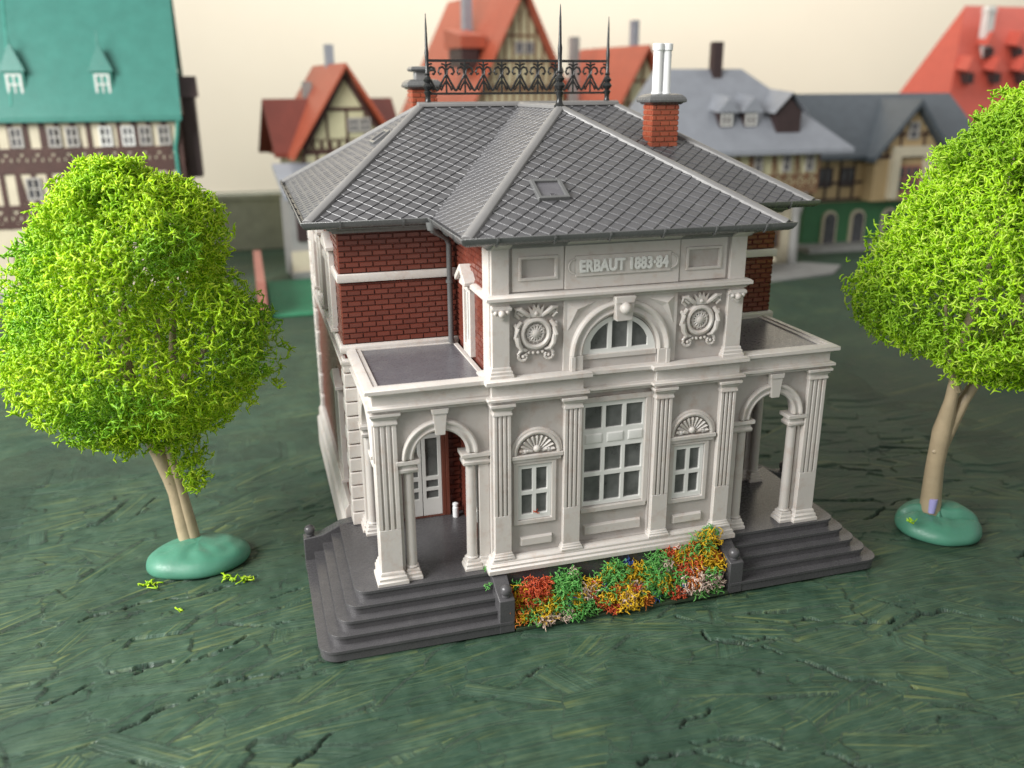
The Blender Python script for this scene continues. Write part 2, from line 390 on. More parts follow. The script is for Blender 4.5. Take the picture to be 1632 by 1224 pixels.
# ---- brick walls
def brick_run(mb, T, u0, u1, v0, v1, w_, out, holes=(), ph=0):
    bh, bl = .140, .35; r = 0; v = v0
    while v < v1-.03:
        vt = min(v+bh, v1); u = u0-(bl*.5 if (r+ph) % 2 else 0)
        while u < u1-.01:
            a, b2 = max(u, u0), min(u+bl, u1)
            if b2-a > .05 and not any(a < h[1] and b2 > h[0] and v < h[3] and vt > h[2] for h in holes):
                j = random.uniform(-.003, .003)
                mb.frustum(a+.008, b2-.008, v+.006, vt-.012, w_, out*(1.25+j*30), T, .016)
            u += bl
        v += bh; r += 1
core = MB()
core.box(-WX+.03, WX-.03, WY0+.03, WY1, 0, 9.45)
core_o = part('wall', core, 'mortar')
part('wall', MB().box(-3.17, -3.0, .3, WY0, ZB, 9.45), 'mortar'); part('wall', MB().box(3.0, 3.17, .3, WY0, ZB, 9.45), 'mortar')
bk = MB()
for s in (-1, 1):
    a, b2 = sorted((s*3.2, s*WX))
    brick_run(bk, FRONT, a, b2, 6.42, 8.02, WY0+.03, -.032)
    brick_run(bk, FRONT, a, b2, 8.26, 9.3, WY0+.03, -.032)
    dh = (s*4.33-.72, s*4.33+.72, 1.2, 4.95)
    brick_run(bk, FRONT, a, b2, ZB, 5.9, WY0+.03, -.032, [dh])
    # flanks of the projecting front
    hs = [(1.6, 2.3, 6.3, 8.4)]
    brick_run(bk, SIDE, .58, 3.37, 6.36, 9.3, s*3.17, s*.03, hs)
    brick_run(bk, SIDE, .58, 3.37, ZB, 5.7, s*3.17, s*.03, [(1.2, 2.3, 1.9, 4.9)])
    wins = [(4.6, 6.0), (7.3, 8.9), (10.2, 11.6)]
    for (z0, z1) in ((1.9, 4.9), (6.35, 9.3)):
        brick_run(bk, SIDE, WY0, WY1, z0-(.2 if z0 < 3 else 0), z1+(.9 if z0 < 3 else 0), s*(WX-.03), s*.032, [(a_, b_, z0+.3, z1-(.5 if z0 > 3 else -.1)) for a_, b_ in (wins if z0 > 3 else wins[:1])])
part('brick_facing', bk, 'brick')
# ---- white bands, quoins and plinth of the brick block
for s in (-1, 1):
    for prof in ([(-.02, 8.03), (.06, 8.03), (.07, 8.06), (.07, 8.22), (.05, 8.25), (-.02, 8.25)],
                 [(-.02, 6.18), (.07, 6.18), (.10, 6.22), (.10, 6.36), (.06, 6.41), (-.02, 6.41)],
                 [(-.02, 5.86), (.08, 5.86), (.12, 5.92), (.12, 6.0), (-.02, 6.0)],
                 [(-.02, 0.02), (.28, 0.02), (.28, 1.1), (.2, 1.2), (.2, 1.45), (.1, 1.6), (-.02, 1.6)]):
        pth = [(s*WX, WY0+.6), (s*WX, WY1)] if prof[0][1] < 1 else [(s*3.2, WY0), (s*WX, WY0), (s*WX, WY1)]
        bands = MB().sweep(pth, [(x if s > 0 else -x, z) for x, z in prof])
        part('string_course', bands, 'white', bevel=.012)
for s in (-1, 1):
    z = 1.25; k = 0; qn = MB()
    while z < 5.8:
        L1, L2 = ((.55, .34) if k % 2 else (.34, .55))
        x0, x1 = sorted((s*(WX+.06), s*(WX-L1)))
        qn.box(x0, x1, WY0-.07, WY0+L2, z+.015, z+.385); z += .4; k += 1
    part('quoins', qn, 'white', bevel=.03); qn = MB()
    z = .1; k = 0
    while z < 9.2:
        L2 = (.6, .36)[k % 2]; x0, x1 = sorted((s*(WX+.12), s*(WX-.2)))
        qn.box(x0, x1, WY1-L2, WY1+.08, z+.015, z+.385); z += .4; k += 1
    part('quoins', qn, 'white', bevel=.03)
# side windows of the brick block
for s in (-1, 1):
    for (a_, b_) in [(4.6, 6.0), (7.3, 8.9), (10.2, 11.6)]:
        for (z0, z1) in ((2.2, 4.9), (6.65, 8.75)):
            if z0 < 3 and a_ > 5: continue
            f = MB(); c = (a_+b_)/2; hw = (b_-a_)/2-.25
            x0, x1 = s*(WX-.02), s*(WX+.13)
            f.plate([rect(c-hw-.18, c+hw+.18, z0-.1, z1-.1), rect(c-hw, c+hw, z0, z1-.3)], x0, x1, SIDE)
            f.prism([(c-hw-.3, z1-.1), (c+hw+.3, z1-.1), (c+hw+.3, z1), (c, z1+.32), (c-hw-.3, z1)], x0, s*(WX+.2), SIDE)
            f.prism(rect(c-hw-.25, c+hw+.25, z0-.2, z0-.1), x0, s*(WX+.2), SIDE)
            fo = part('window', f, 'white', bevel=.012)
            g = MB(); g.plate([rect(c-hw, c+hw, z0, z1-.3), rect(c-hw+.08, c-.04, z0+.08, z1-.38), rect(c+.04, c+hw-.08, z0+.08, z1-.38)], s*(WX-.0), s*(WX+.05), SIDE)
            g.build('frame', MT['window'], fo)
            MB().prism(rect(c-hw, c+hw, z0, z1-.3), s*(WX-.02), s*(WX+.015), SIDE).build('pane', MT['glass'], fo)
# ---- windows and pediment on the flanks of the projecting front
for s in (-1, 1):
    f = MB(); xa, xb = s*3.14, s*3.30
    f.plate([rect(1.58, 2.32, 6.33, 8.06), rect(1.70, 2.20, 6.55, 7.95)], xa, xb, SIDE)
    f.prism([(1.48, 8.06), (2.42, 8.06), (2.42, 8.2), (1.95, 8.52), (1.48, 8.2)], xa, s*3.36, SIDE)
    f.prism([(1.42, 8.17), (1.48, 8.14), (1.95, 8.45), (2.42, 8.14), (2.48, 8.17), (2.48, 8.25), (1.95, 8.62), (1.42, 8.25)], xa, s*3.46, SIDE)
    fo = part('side_window', f, 'white', bevel=.012)
    MB().plate([rect(1.70, 2.20, 6.55, 7.95), rect(1.75, 1.92, 6.62, 7.88), rect(1.98, 2.15, 6.62, 7.88)], s*3.16, s*3.22, SIDE).build('frame', MT['window'], fo)
    MB().prism(rect(1.70, 2.20, 6.55, 7.95), s*3.15, s*3.18, SIDE).build('pane', MT['glass'], fo)
    # tall window inside the porch
    f = MB(); f.plate([rect(1.2, 2.3, 1.9, 4.9), rect(1.3, 2.2, 2.05, 4.75)], s*3.14, s*3.28, SIDE)
    f.plate([rect(1.3, 2.2, 2.05, 4.75), rect(1.36, 1.72, 2.12, 3.4), rect(1.78, 2.14, 2.12, 3.4), rect(1.36, 1.72, 3.48, 4.68), rect(1.78, 2.14, 3.48, 4.68)], s*3.15, s*3.21, SIDE)
    fo = part('porch_window', f, 'window', bevel=.01)
    MB().prism(rect(1.3, 2.2, 2.05, 4.75), s*3.14, s*3.175, SIDE).build('pane', MT['glass'], fo)

# ---- white front wall
fw_ = MB()
RW = .84
def halfdisc(c, z, r, n=24): return [(c-r, z)]+[(c+r*math.cos(R(180-180*i/n)), z+r*math.sin(R(180-180*i/n))) for i in range(1, n)]+[(c+r, z)]
SW = [(-2.56, -1.70), (1.60, 2.46)]
holes = [rect(a, b2, 2.5, 3.98) for a, b2 in SW]
fw_.plate([rect(-3.2, 3.2, ZB, 9.45), rect(-.94, .94, 1.62, 5.72), halfdisc(0, 6.62, .95)] + holes, 0, .3, FRONT)
part('front_wall', fw_, 'field')
part('front_wall_return', MB().box(-3.235, -3.1, .02, .56, ZB, 9.44), 'white', bevel=.01); part('front_wall_return', MB().box(3.1, 3.235, .02, .56, ZB, 9.44), 'white', bevel=.01)
# recessed middle bay
mb = MB(); mb.plate([rect(-.94, .94, 1.62, 5.72), rect(-.86, .82, 2.58, 5.36)], .11, .28, FRONT)
part('bay_wall', mb, 'field')
# lower raised panels
for (a, b2, z0, z1, y) in ((-2.52, -1.66, 1.78, 2.04, 0), (1.64, 2.50, 1.78, 2.04, 0), (-.80, .80, 1.76, 2.06, .11)):
    m = MB(); m.frustum(a, b2, z0, z1, y+.01, -.09, FRONT, .035); part('apron_panel', m, 'white', bevel=.012)
# windows
def window(cells, outer, y, fr, name='window'):
    m = MB(); m.plate([outer]+cells, y-.05, y+.06, FRONT); o = part(name, m, 'window', bevel=.012, seg=2)
    MB().prism(outer, y+.02, y+.035, FRONT).build('pane', MT['glass'], o); return o
def grid_cells(x0, x1, z0, z1, nx, zs, edge, bar):
    w_ = (x1-x0-2*edge-(nx-1)*bar)/nx; out = []
    for za, zb in zs:
        for i in range(nx):
            a = x0+edge+i*(w_+bar); out.append(rect(a, a+w_, za, zb))
    return out
o_ = window(grid_cells(-.86, .82, 2.58, 5.36, 3, [(2.68, 3.38), (3.5, 4.14), (4.66, 5.24)], .07, .10), rect(-.88, .84, 2.56, 5.38), .16, .1)
# two rails and blind panels of the middle light
m = MB()
for x0, x1 in ((-.80, -.33), (-.22, .24), (.35, .76)): m.frustum(x0, x1, 4.27, 4.54, .115, -.035, FRONT, .03)
m.build('transom_panel', MT['window'], o_, bevel=.01)
m = MB()
for a, b2 in ((.80, .94), (-.94, -.86)): m.box(a, b2, .04, .12, 2.5, 5.40)
m.box(-.9, .9, .02, .12, 2.42, 2.56).box(-.94, .94, .03, .12, 5.38, 5.52)
m.build('surround', MT['white'], o_, bevel=.015)
for a, b2 in SW:
    o_ = window(grid_cells(a, b2, 2.5, 3.98, 2, [(2.63, 3.16), (3.27, 3.86)], .10, .10), rect(a-.02, b2+.02, 2.48, 4.0), .06, .1)
    m = MB(); m.plate([rect(a-.12, b2+.12, 2.38, 4.06), rect(a, b2, 2.5, 3.98)], -.05, .05, FRONT)
    m.build('surround', MT['white'], o_, bevel=.018)
# niche with shell over each small window
for c in (-2.09, 2.06):
    z0 = 4.27
    m = MB(); m.arch(c, z0, [(.50, .02), (.50, -.07), (.54, -.10), (.58, -.10), (.60, -.06), (.64, -.06), (.67, -.03), (.67, .02)], FRONT)
    m.box(c-.66, c+.66, -.13, .02, z0-.10, z0-.0).box(c-.62, c+.62, -.08, .02, z0-.2, z0-.10)
    no = part('niche', m, 'white', bevel=.012)
    m = MB(); nr = 11
    V = [FRONT(c, z0+.02, -.02)]; Fc = []
    for i in range(nr*4+1):
        a = R(2+176*i/(nr*4)); lob = abs(math.sin(math.pi*i/4)); rr = .40+.06*lob
        V.append(FRONT(c+.22*math.cos(a), z0+.02+.22*math.sin(a), -.015-.05*lob)); V.append(FRONT(c+rr*math.cos(a), z0+.02+rr*math.sin(a), -.02-.09*lob)); V.append(FRONT(c+rr*math.cos(a), z0+.02+rr*math.sin(a), .02))
    for i in range(nr*4):
        q = 1+i*3; Fc += [(0, q, q+3), (q, q+1, q+4, q+3), (q+1, q+2, q+5, q+4)]
    m.add(V, Fc); m.ball((c, -.04, z0+.13), .095, 14)
    for sx in (-1, 1):
        m.ball((c+sx*.30, -.03, z0+.08), .07, 10); m.tube([(c+sx*.12, -.05, z0+.06), (c+sx*.24, -.07, z0+.1), (c+sx*.36, -.05, z0+.05), (c+sx*.43, -.03, z0+.14)], [.03, .035, .035, .02], 6)
    m.build('shell', MT['white'], no, smooth=True)
# arched upper window
m = MB(); RI = .95
cells = []
zb = 6.74; rg = .80
def seg(x0, x1, z0, r, n=8):
    pts = [(x0, z0), (x1, z0)]
    for i in range(n+1):
        x = x1+(x0-x1)*i/n; pts.append((x, 6.64+math.sqrt(max(0, r*r-x*x))))
    out = [pts[0]]
    for p in pts[1:]:
        if abs(p[0]-out[-1][0])+abs(p[1]-out[-1][1]) > 1e-3: out.append(p)
    return out
cells = [seg(-.74, -.30, zb, rg), seg(-.20, .22, zb, rg), seg(.32, .74, zb, rg)]
aw = window(cells, halfdisc(0, 6.60, .95), .06, .1, 'arched_window')
m = MB(); m.box(-.97, .97, -.04, .1, 6.52, 6.64); m.build('sill', MT['white'], aw, bevel=.012)
# central panel plates round the arch
m = MB()
outer = [(-1.45, 6.3), (-.97, 6.3), (-.97, 6.66)]+arc(0, 6.66, .97, 180, 0, 28)[1:]+[(.97, 6.3), (1.45, 6.3), (1.45, 8.06), (-1.45, 8.06)]
m.prism(outer, -.06, .02, FRONT)
part('arch_panel', m, 'white', bevel=.012)
m = MB()
m.arch(0, 6.66, [(.97, .0), (.97, -.09), (1.02, -.13), (1.07, -.10), (1.13, -.10), (1.16, -.15), (1.22, -.18), (1.28, -.15), (1.30, -.05)], FRONT, n=36)
for s in (-1, 1):
    a, b2 = sorted((s*.97, s*1.30)); m.box(a, b2, -.13, -.02, 6.3, 6.66)
    a, b2 = sorted((s*1.17, s*1.28)); m.box(a, b2, -.17, -.13, 6.3, 6.66)
part('archivolt', m, 'white', bevel=.012)
# raised triangles in the spandrels
for s in (-1, 1):
    P = [(s*1.38, 7.95), (s*.62, 7.95), (s*1.05, 7.70), (s*1.38, 7.22)]
    cx, cz = s*1.15, 7.80
    V = [FRONT(x, z, -.055) for x, z in P]+[FRONT(cx, cz, -.15)]
    part('spandrel_panel', MB().add(V, [(0, 1, 4), (1, 2, 4), (2, 3, 4), (3, 0, 4)]), 'white')
m = MB(); m.prism([(-.20, 7.46), (.20, 7.46), (.26, 8.06), (-.26, 8.06)], -.26, 0, FRONT); m.prism([(-.23, 7.9), (.23, 7.9), (.27, 8.06), (-.27, 8.06)], -.30, -.25, FRONT)
ko = part('keystone', m, 'white', bevel=.02)
MB().ball((0, -.30, 7.78), .145, 20).build('boss', MT['white'], ko, smooth=True)
# crests
for c in (-2.13, 2.08):
    cz = 7.28; m = MB()
    m.arch(c, cz, [(.27, .02), (.27, -.07), (.31, -.11), (.36, -.10), (.40, -.04), (.42, .02)], FRONT, 0, 360, 30)
    m.arch(c, cz, [(.16, .02), (.16, -.03), (.19, -.06), (.22, -.03), (.22, .02)], FRONT, 0, 360, 24)
    for i in range(14):
        a = 2*math.pi*i/14; m.tube([(c+.10*math.cos(a), -.05, cz+.10*math.sin(a)), (c+.235*math.cos(a), -.03, cz+.235*math.sin(a))], [.028, .016], 5)
    m.lathe([(.12, 0), (.12, .05), (.08, .09), (.01, .1)], (c, 0, cz), 14, 'front')
    # crown
    m.prism([(c-.12, cz+.40), (c+.12, cz+.40), (c+.19, cz+.66), (c+.09, cz+.56), (c+.05, cz+.70), (c, cz+.60), (c-.05, cz+.70), (c-.09, cz+.56), (c-.19, cz+.66)], -.09, .01, FRONT)
    m.ball((c, -.07, cz+.48), .06, 10)
    for s in (-1, 1):
        # upper scroll ribbons, flanking leaf, lower curls
        m.tube([(c+s*.14, -.05, cz+.42), (c+s*.26, -.08, cz+.50), (c+s*.38, -.08, cz+.60), (c+s*.50, -.06, cz+.60), (c+s*.49, -.06, cz+.47), (c+s*.40, -.06, cz+.38)], [.05, .06, .065, .055, .05, .03], 8)
        m.tube([(c+s*.32, -.04, cz+.44), (c+s*.41, -.05, cz+.50), (c+s*.45, -.05, cz+.54)], .045, 6)
        m.tube([(c+s*.36, -.05, cz+.30), (c+s*.46, -.07, cz+.16), (c+s*.47, -.08, cz-.04), (c+s*.42, -.07, cz-.24), (c+s*.33, -.06, cz-.38)], [.05, .07, .075, .07, .05], 8)
        m.ball((c+s*.49, -.04, cz+.22), .05, 8); m.ball((c+s*.50, -.04, cz-.08), .045, 8)
        P = [(c+s*(.31+.14*math.cos(a)*(1-.045*k)), -.05, cz-.52+.15*math.sin(a)*(1-.045*k)) for k, a in enumerate([R(120-30*s*0-i*34) for i in range(11)])]
        m.tube([(c+s*.33, -.06, cz-.36)]+P, [.05]+[.042]*11, 7); m.ball((c+s*.31, -.06, cz-.53), .045, 8)
        for q in (.06, .17): m.ball((c+s*q, -.04, cz-.47+q*.12), .042, 8)
    part('crest', m, 'white', smooth=True)

# pilasters
def fluted(cx, w_, y0, y1, z0, z1, fluted_from, m, nf=3, T=FLAT):
    m.prism(rect(cx-w_/2, cx+w_/2, y0, y1), z0, fluted_from, T)
    gw = w_*.055; dep = .06; pts = [(cx-w_/2, y1), (cx-w_/2, y0)]
    for i in range(nf):
        g = cx-w_/2+w_*(.24+.52*i/(nf-1)); pts += [(g-gw, y0), (g-gw*.5, y0+dep), (g+gw*.5, y0+dep), (g+gw, y0)]
    pts += [(cx+w_/2, y0), (cx+w_/2, y1)]
    m.prism(pts, fluted_from, z1, T)
def ring(m, x0, x1, y0, y1, prof):
    m.sweep([(x0, y0), (x0, y1), (x1, y1), (x1, y0)], [(-o, z) for o, z in prof], closed=True)
CAPP = [(-.06, 0), (.03, 0), (.03, .05), (.015, .07), (.015, .13), (.05, .17), (.07, .22), (.10, .23), (.10, .30), (-.06, .30)]
BASEP = [(-.06, 0), (.12, 0), (.12, .10), (.085, .12), (.085, .2), (.04, .23), (.04, .29), (.01, .33), (-.06, .33)]
def offz(p, z): return [(a, b2+z) for a, b2 in p]
for cx, w_ in ((-2.98, .42), (2.98, .42), (-1.20, .44), (1.20, .44)):
    m = MB(); fluted(cx, w_, -.16, .0, 1.6, 5.6, 2.75, m)
    po = part('pilaster', m, 'white', bevel=.008, seg=1)
    m = MB(); ring(m, cx-w_/2, cx+w_/2, -.16, .0, offz(CAPP, 5.37)); m.build('capital', MT['white'], po, bevel=.008, seg=1)
    m = MB(); ring(m, cx-w_/2, cx+w_/2, -.16, .0, [(a*.6, b2*.55+1.57) for a, b2 in BASEP]); m.build('base', MT['white'], po, bevel=.008, seg=1)
# upper pilasters
for s in (-1, 1):
    cx = s*2.99; m = MB(); m.box(cx-.21, cx+.21, -.12, .02, 6.3, 8.04)
    po = part('upper_pilaster', m, 'white', bevel=.012)
    m = MB(); ring(m, cx-.21, cx+.21, -.12, .0, [(a*.7, b2*.8+6.29) for a, b2 in BASEP]); m.build('base', MT['white'], po, bevel=.008)
    m = MB(); m.prism([(cx-.21, 8.0), (cx-.20, 7.87), (cx-.10, 7.75), (cx, 7.68), (cx+.10, 7.75), (cx+.20, 7.87), (cx+.21, 8.0)], -.20, -.1, FRONT)
    m.tube([(cx-.24, -.16, 7.93), (cx+.24, -.16, 7.93)], .05, 8); m.ball((cx, -.22, 7.84), .085, 14)
    m.ball((cx-.14, -.19, 7.86), .055, 10); m.ball((cx+.14, -.19, 7.86), .055, 10)
    m.build('console', MT['white'], po, smooth=True)
    m = MB(); m.box(cx-.21, cx+.21, -.10, .02, 8.25, 9.30)
    m.prism([(-.03, 9.28), (-.13, 9.28), (-.42, 9.43), (-.42, 9.50), (-.03, 9.50)], cx-.215, cx+.215, lambda u, v, w_: (w_, u, v))
    part('frieze_pilaster', m, 'white', bevel=.012)
# entablature over the ground floor, breaking back over the middle bay
ent = [(-.05, 5.65), (.03, 5.65), (.03, 5.70), (.10, 5.74), (.14, 5.75), (.14, 5.82), (.02, 5.84), (.02, 6.09), (.07, 6.11), (.12, 6.16), (.19, 6.17), (.19, 6.27), (.08, 6.30), (-.05, 6.31)]
pth = [(-3.22, .6), (-3.22, -.13), (-.97, -.13), (-.97, .0), (.97, .0), (.97, -.13), (3.22, -.13), (3.22, .6)]
m = MB(); m.sweep(pth, [(-o*-1, z) for o, z in ent]); m.box(-3.2, 3.2, 0.0, .1, 5.66, 6.3); m.box(-3.2, -.96, -.12, 0, 5.66, 6.3).box(.96, 3.2, -.12, 0, 5.66, 6.3)
part('entablature', m, 'white', bevel=.01, seg=1)
stc = [(-.05, 8.03), (.04, 8.03), (.06, 8.08), (.13, 8.12), (.16, 8.13), (.16, 8.21), (.10, 8.25), (-.05, 8.26)]
m = MB(); m.sweep([(-3.2, 1.3), (-3.2, -.1), (3.2, -.1), (3.2, 1.3)], stc); m.box(-3.2, 3.2, -.1, 0, 8.04, 8.25)
part('cornice', m, 'white', bevel=.01, seg=1)
base = [(-.05, 1.25), (.20, 1.25), (.20, 1.37), (.16, 1.39), (.16, 1.46), (.10, 1.49), (.10, 1.56), (.05, 1.61), (-.05, 1.62)]
m = MB(); m.sweep([(-3.2, .5), (-3.2, -.12), (3.2, -.12), (3.2, .5)], base); m.box(-3.2, 3.2, -.12, 0, 1.25, 1.6)
part('plinth', m, 'white', bevel=.01, seg=1)
# frieze: framed panels, centre panel with the inscription
for s in (-1, 1):
    c = s*2.08; m = MB(); m.plate([rect(c-.62, c+.62, 8.28, 9.34), rect(c-.40, c+.40, 8.60, 9.02)], -.045, .01, FRONT)
    m.plate([rect(c-.47, c+.47, 8.53, 9.09), rect(c-.40, c+.40, 8.60, 9.02)], -.085, -.04, FRONT)
    part('frieze_panel', m, 'white', bevel=.014)
m = MB(); m.box(-1.44, 1.44, -.07, .01, 8.27, 9.34)
m.prism([(-.03, 9.30), (-.09, 9.30), (-.36, 9.43), (-.36, 9.50), (-.03, 9.50)], -1.42, 1.42, lambda u, v, w_: (w_, u, v))
part('frieze_centre', m, 'white', bevel=.012)
m = MB()
m.box(-1.20, 1.20, -.115, -.06, 8.56, 9.04)
for s in (-1, 1):
    m.prism([(s*1.2, 8.66)]+[(s*(1.2+.16*math.sin(R(a))), 8.80-.16*math.cos(R(a))) for a in range(10, 180, 20)]+[(s*1.2, 8.94)], -.105, -.06, FRONT)
    m.arch(s*1.2, 8.80, [(.15, -.10), (.15, -.13), (.185, -.13), (.185, -.10)], FRONT, -90 if s > 0 else 90, 90 if s > 0 else 270, 12)
sg = part('inscription_plaque', m, 'white', bevel=.018)
tc_ = bpy.data.curves.new('t', 'FONT'); tc_.body = 'ERBAUT 1883\u00b784'; tc_.size = .42; tc_.extrude = .022; tc_.offset = .014; tc_.bevel_depth = .006; tc_.align_x = 'CENTER'; tc_.space_character = 1.04
to = bpy.data.objects.new('t', tc_); COL.objects.link(to); bpy.context.view_layer.update()
tm = bpy.data.meshes.new_from_object(to.evaluated_get(bpy.context.evaluated_depsgraph_get())); bpy.data.objects.remove(to)
xs = [v.co.x for v in tm.vertices]; ys = [v.co.y for v in tm.vertices]; sx = 2.22/(max(xs)-min(xs)); sz = .30/(max(ys)-min(ys)); cx0 = (max(xs)+min(xs))/2
for v in tm.vertices: v.co = Vector(((v.co.x-cx0)*sx, -.135-v.co.z, 8.655+(v.co.y-min(ys))*sz))-Vector((0, 5, 0))
tm.name = 'lettering'; lo = bpy.data.objects.new('lettering', tm); COL.objects.link(lo); lo.parent = sg; tm.materials.clear(); tm.materials.append(MT['window'])

# ---- porches (left and right), mirrored
def mirror(m, s):
    if s > 0: m.v = [(-x, y, z) for x, y, z in m.v]
    return m
for s in (-1, 1):
    P = lambda name, m, mat, parent=None, **kw: part(name, mirror(m, s), mat, parent, **kw)
    cx, r0, zs = -4.44, .66, 4.44
    # front wall with arch
    m = MB(); outer = [(-6.0, 4.40), (-5.35, 4.40), (cx-.70, 4.40), (cx-.70, zs)]+arc(cx, zs, .70, 180, 0, 24)[1:]+[(cx+.70, 4.40), (-3.24, 4.40), (-3.24, 5.68), (-6.0, 5.68)]
    m.prism(outer, .16, .40, FRONT); P('arcade_wall', m, 'field')
    AP = [(.64, .2), (.64, .08), (.70, .04), (.74, .07), (.80, .07), (.83, .02), (.89, .01), (.92, .06), (.92, .2)]
    m = MB(); m.arch(cx, zs, AP, FRONT, n=30); P('archivolt', m, 'white', bevel=.01, seg=1)
    m = MB(); m.prism([(cx-.11, 5.0), (cx+.11, 5.0), (cx+.18, 5.66), (cx-.18, 5.66)], -.02, .2, FRONT); m.prism([(cx-.19, 5.54), (cx+.19, 5.54), (cx+.21, 5.66), (cx-.21, 5.66)], -.05, .1, FRONT)
    P('keystone', m, 'white', bevel=.014)
    # side wall with wide arch
    cy, rs_ = 1.85, .95
    m = MB(); outer = [(.55, 4.3), (cy-rs_, 4.3), (cy-rs_, 4.34)]+arc(cy, 4.34, rs_, 180, 0, 24)[1:]+[(cy+rs_, 4.3), (3.38, 4.3), (3.38, 5.68), (.55, 5.68)]
    m.prism(outer, -5.92, -5.72, SIDE); P('arcade_wall', m, 'field')
    m = MB(); m.arch(cy, 4.34, [(rs_-.04, -5.8), (rs_-.04, -5.96), (rs_+.06, -6.0), (rs_+.18, -5.98), (rs_+.22, -5.93), (rs_+.22, -5.8)], SIDE, n=26); P('archivolt', m, 'white', bevel=.01, seg=1)
    # corner pier, fluted on both outer faces
    m = MB(); x0, x1, y0, y1 = -5.98, -5.46, .04, .56; zf = 2.7; g = .028; d = .05
    m.box(x0, x1, y0, y1, ZB, zf)
    pts = [(x1, y1), (x0, y1)]
    for k in (.76, .5, .24): yy = y0+(y1-y0)*k; pts += [(x0, yy+g), (x0+d, yy+g*.5), (x0+d, yy-g*.5), (x0, yy-g)]
    pts += [(x0, y0)]
    for k in (.24, .5, .76): xx = x0+(x1-x0)*k; pts += [(xx-g, y0), (xx-g*.5, y0+d), (xx+g*.5, y0+d), (xx+g, y0)]
    pts += [(x1, y0)]
    m.prism(pts, zf, 5.6, FLAT); po = P('corner_pier', m, 'white', bevel=.008, seg=1)
    m = MB(); ring(m, x0, x1, y0, y1, offz(CAPP, 5.37)); P('capital', m, 'white', po, bevel=.008, seg=1)
    m = MB(); ring(m, x0, x1, y0, y1, offz(BASEP, ZB)); P('base', m, 'white', po, bevel=.01, seg=1)
    # rear pier
    m = MB(); m.box(-5.96, -5.55, 2.95, 3.38, ZB, 5.68); ring(m, -5.96, -5.55, 2.95, 3.36, offz(BASEP, ZB)); ring(m, -5.96, -5.55, 2.95, 3.36, offz(CAPP, 5.37)); P('rear_pier', m, 'white', bevel=.01, seg=1)
    # slim columns carrying the arches
    colp = [(.24, 0), (.24, .12), (.20, .13), (.20, .24), (.17, .26), (.17, .32), (.135, .36), (.125, 2.80), (.15, 2.82), (.15, 2.86), (.13, 2.88)]
    for (px, py) in ((-5.20, .26), (-3.68, .26), (-5.80, .82), (-5.80, 2.82)):
        m = MB(); m.lathe([(r_*.98, z+ZB) for r_, z in colp[5:]], (px, py, 0), 20)
        co = P('column', m, 'white', smooth=True)
        m = MB(); ring(m, px-.13, px+.13, py-.13, py+.13, [(a*.8, b2*.9+ZB) for a, b2 in BASEP]); m.box(px-.1, px+.1, py-.1, py+.1, ZB, ZB+.3); P('base', m, 'white', co, bevel=.01, seg=1)
        m = MB(); q0, q1 = px-.14, px+.14
        if py < .5: q0, q1 = (px-.22, px+.17) if px < -4.4 else (px-.17, px+.40)
        IMP = [(-.1, 4.08), (.015, 4.08), (.05, 4.12), (.05, 4.19), (.015, 4.21), (.015, 4.27), (.06, 4.31), (.09, 4.32), (.09, 4.42), (-.1, 4.42)]
        ring(m, q0, q1, py-.14, py+.14, IMP); m.box(q0+.02, q1-.02, py-.12, py+.12, 4.09, 4.415); P('impost', m, 'white', co, bevel=.008, seg=1)
    # half pilaster between column and wall front
    m = MB(); m.box(-3.50, -3.24, .14, .40, ZB, 4.4); ring(m, -3.5, -3.26, .14, .40, [(a*.6, b2+ZB) for a, b2 in BASEP]); P('respond', MB().box(-5.46, -5.36, .22, .40, ZB, 4.4), 'white', bevel=.01, seg=1); P('respond', m, 'white', bevel=.01, seg=1)
    # entablature and flat roof
    m = MB(); m.sweep([(-5.98, 3.38), (-5.98, .05), (-3.24, .05)], [(a, b2) for a, b2 in ent]); m.box(-5.97, -3.24, .06, .3, 5.66, 6.2).box(-5.97, -5.72, .06, 3.38, 5.66, 6.2)
    P('porch_entablature', m, 'white', bevel=.01, seg=1)
    m = MB(); m.box(-5.80, -3.24, .24, 3.36, 6.0, 6.24); P('porch_roof', m, 'step2', bevel=.01)
    m = MB(); m.plate([[(-6.08, -.04), (-3.24, -.04), (-3.24, 3.38), (-6.08, 3.38)], [(-5.80, .24), (-3.36, .24), (-3.36, 3.28), (-5.80, 3.28)]], 6.2, 6.275, FLAT); P('roof_rim', m, 'white', bevel=.012)
    m = MB(); m.box(-5.9, -3.2, .3, 3.37, 5.9, 5.98); P('porch_ceiling', m, 'field')
    # door with glazed leaves and brown jambs
    dx = -4.33
    m = MB(); m.plate([rect(dx-.66, dx+.66, ZB, 4.9), rect(dx-.56, dx+.56, ZB+.02, 4.76)], 3.24, 3.42, FRONT); m.box(dx+.665, dx+.76, 3.22, 3.42, ZB, 5.0); m.box(dx-.76, dx-.665, 3.22, 3.42, ZB, 5.0)
    do = P('door', m, 'brown', bevel=.012)
    for q in (-1, 1):
        a, b2 = sorted((dx+q*.01, dx+q*.55)); m = MB()
        m.plate([rect(a, b2, ZB+.03, 4.75), rect(a+.10, b2-.10, ZB+.55, ZB+.78), rect(a+.10, b2-.10, ZB+.88, ZB+1.1), rect(a+.10, b2-.10, ZB+1.22, 3.6), rect(a+.10, b2-.10, 3.72, 4.62)], 3.30, 3.36, FRONT)
        lf = P('leaf', m, 'window', do, bevel=.01)
    m = MB(); m.box(dx-.56, dx+.56, 3.362, 3.372, ZB+.03, 4.75); P('pane', m, 'glass', do)
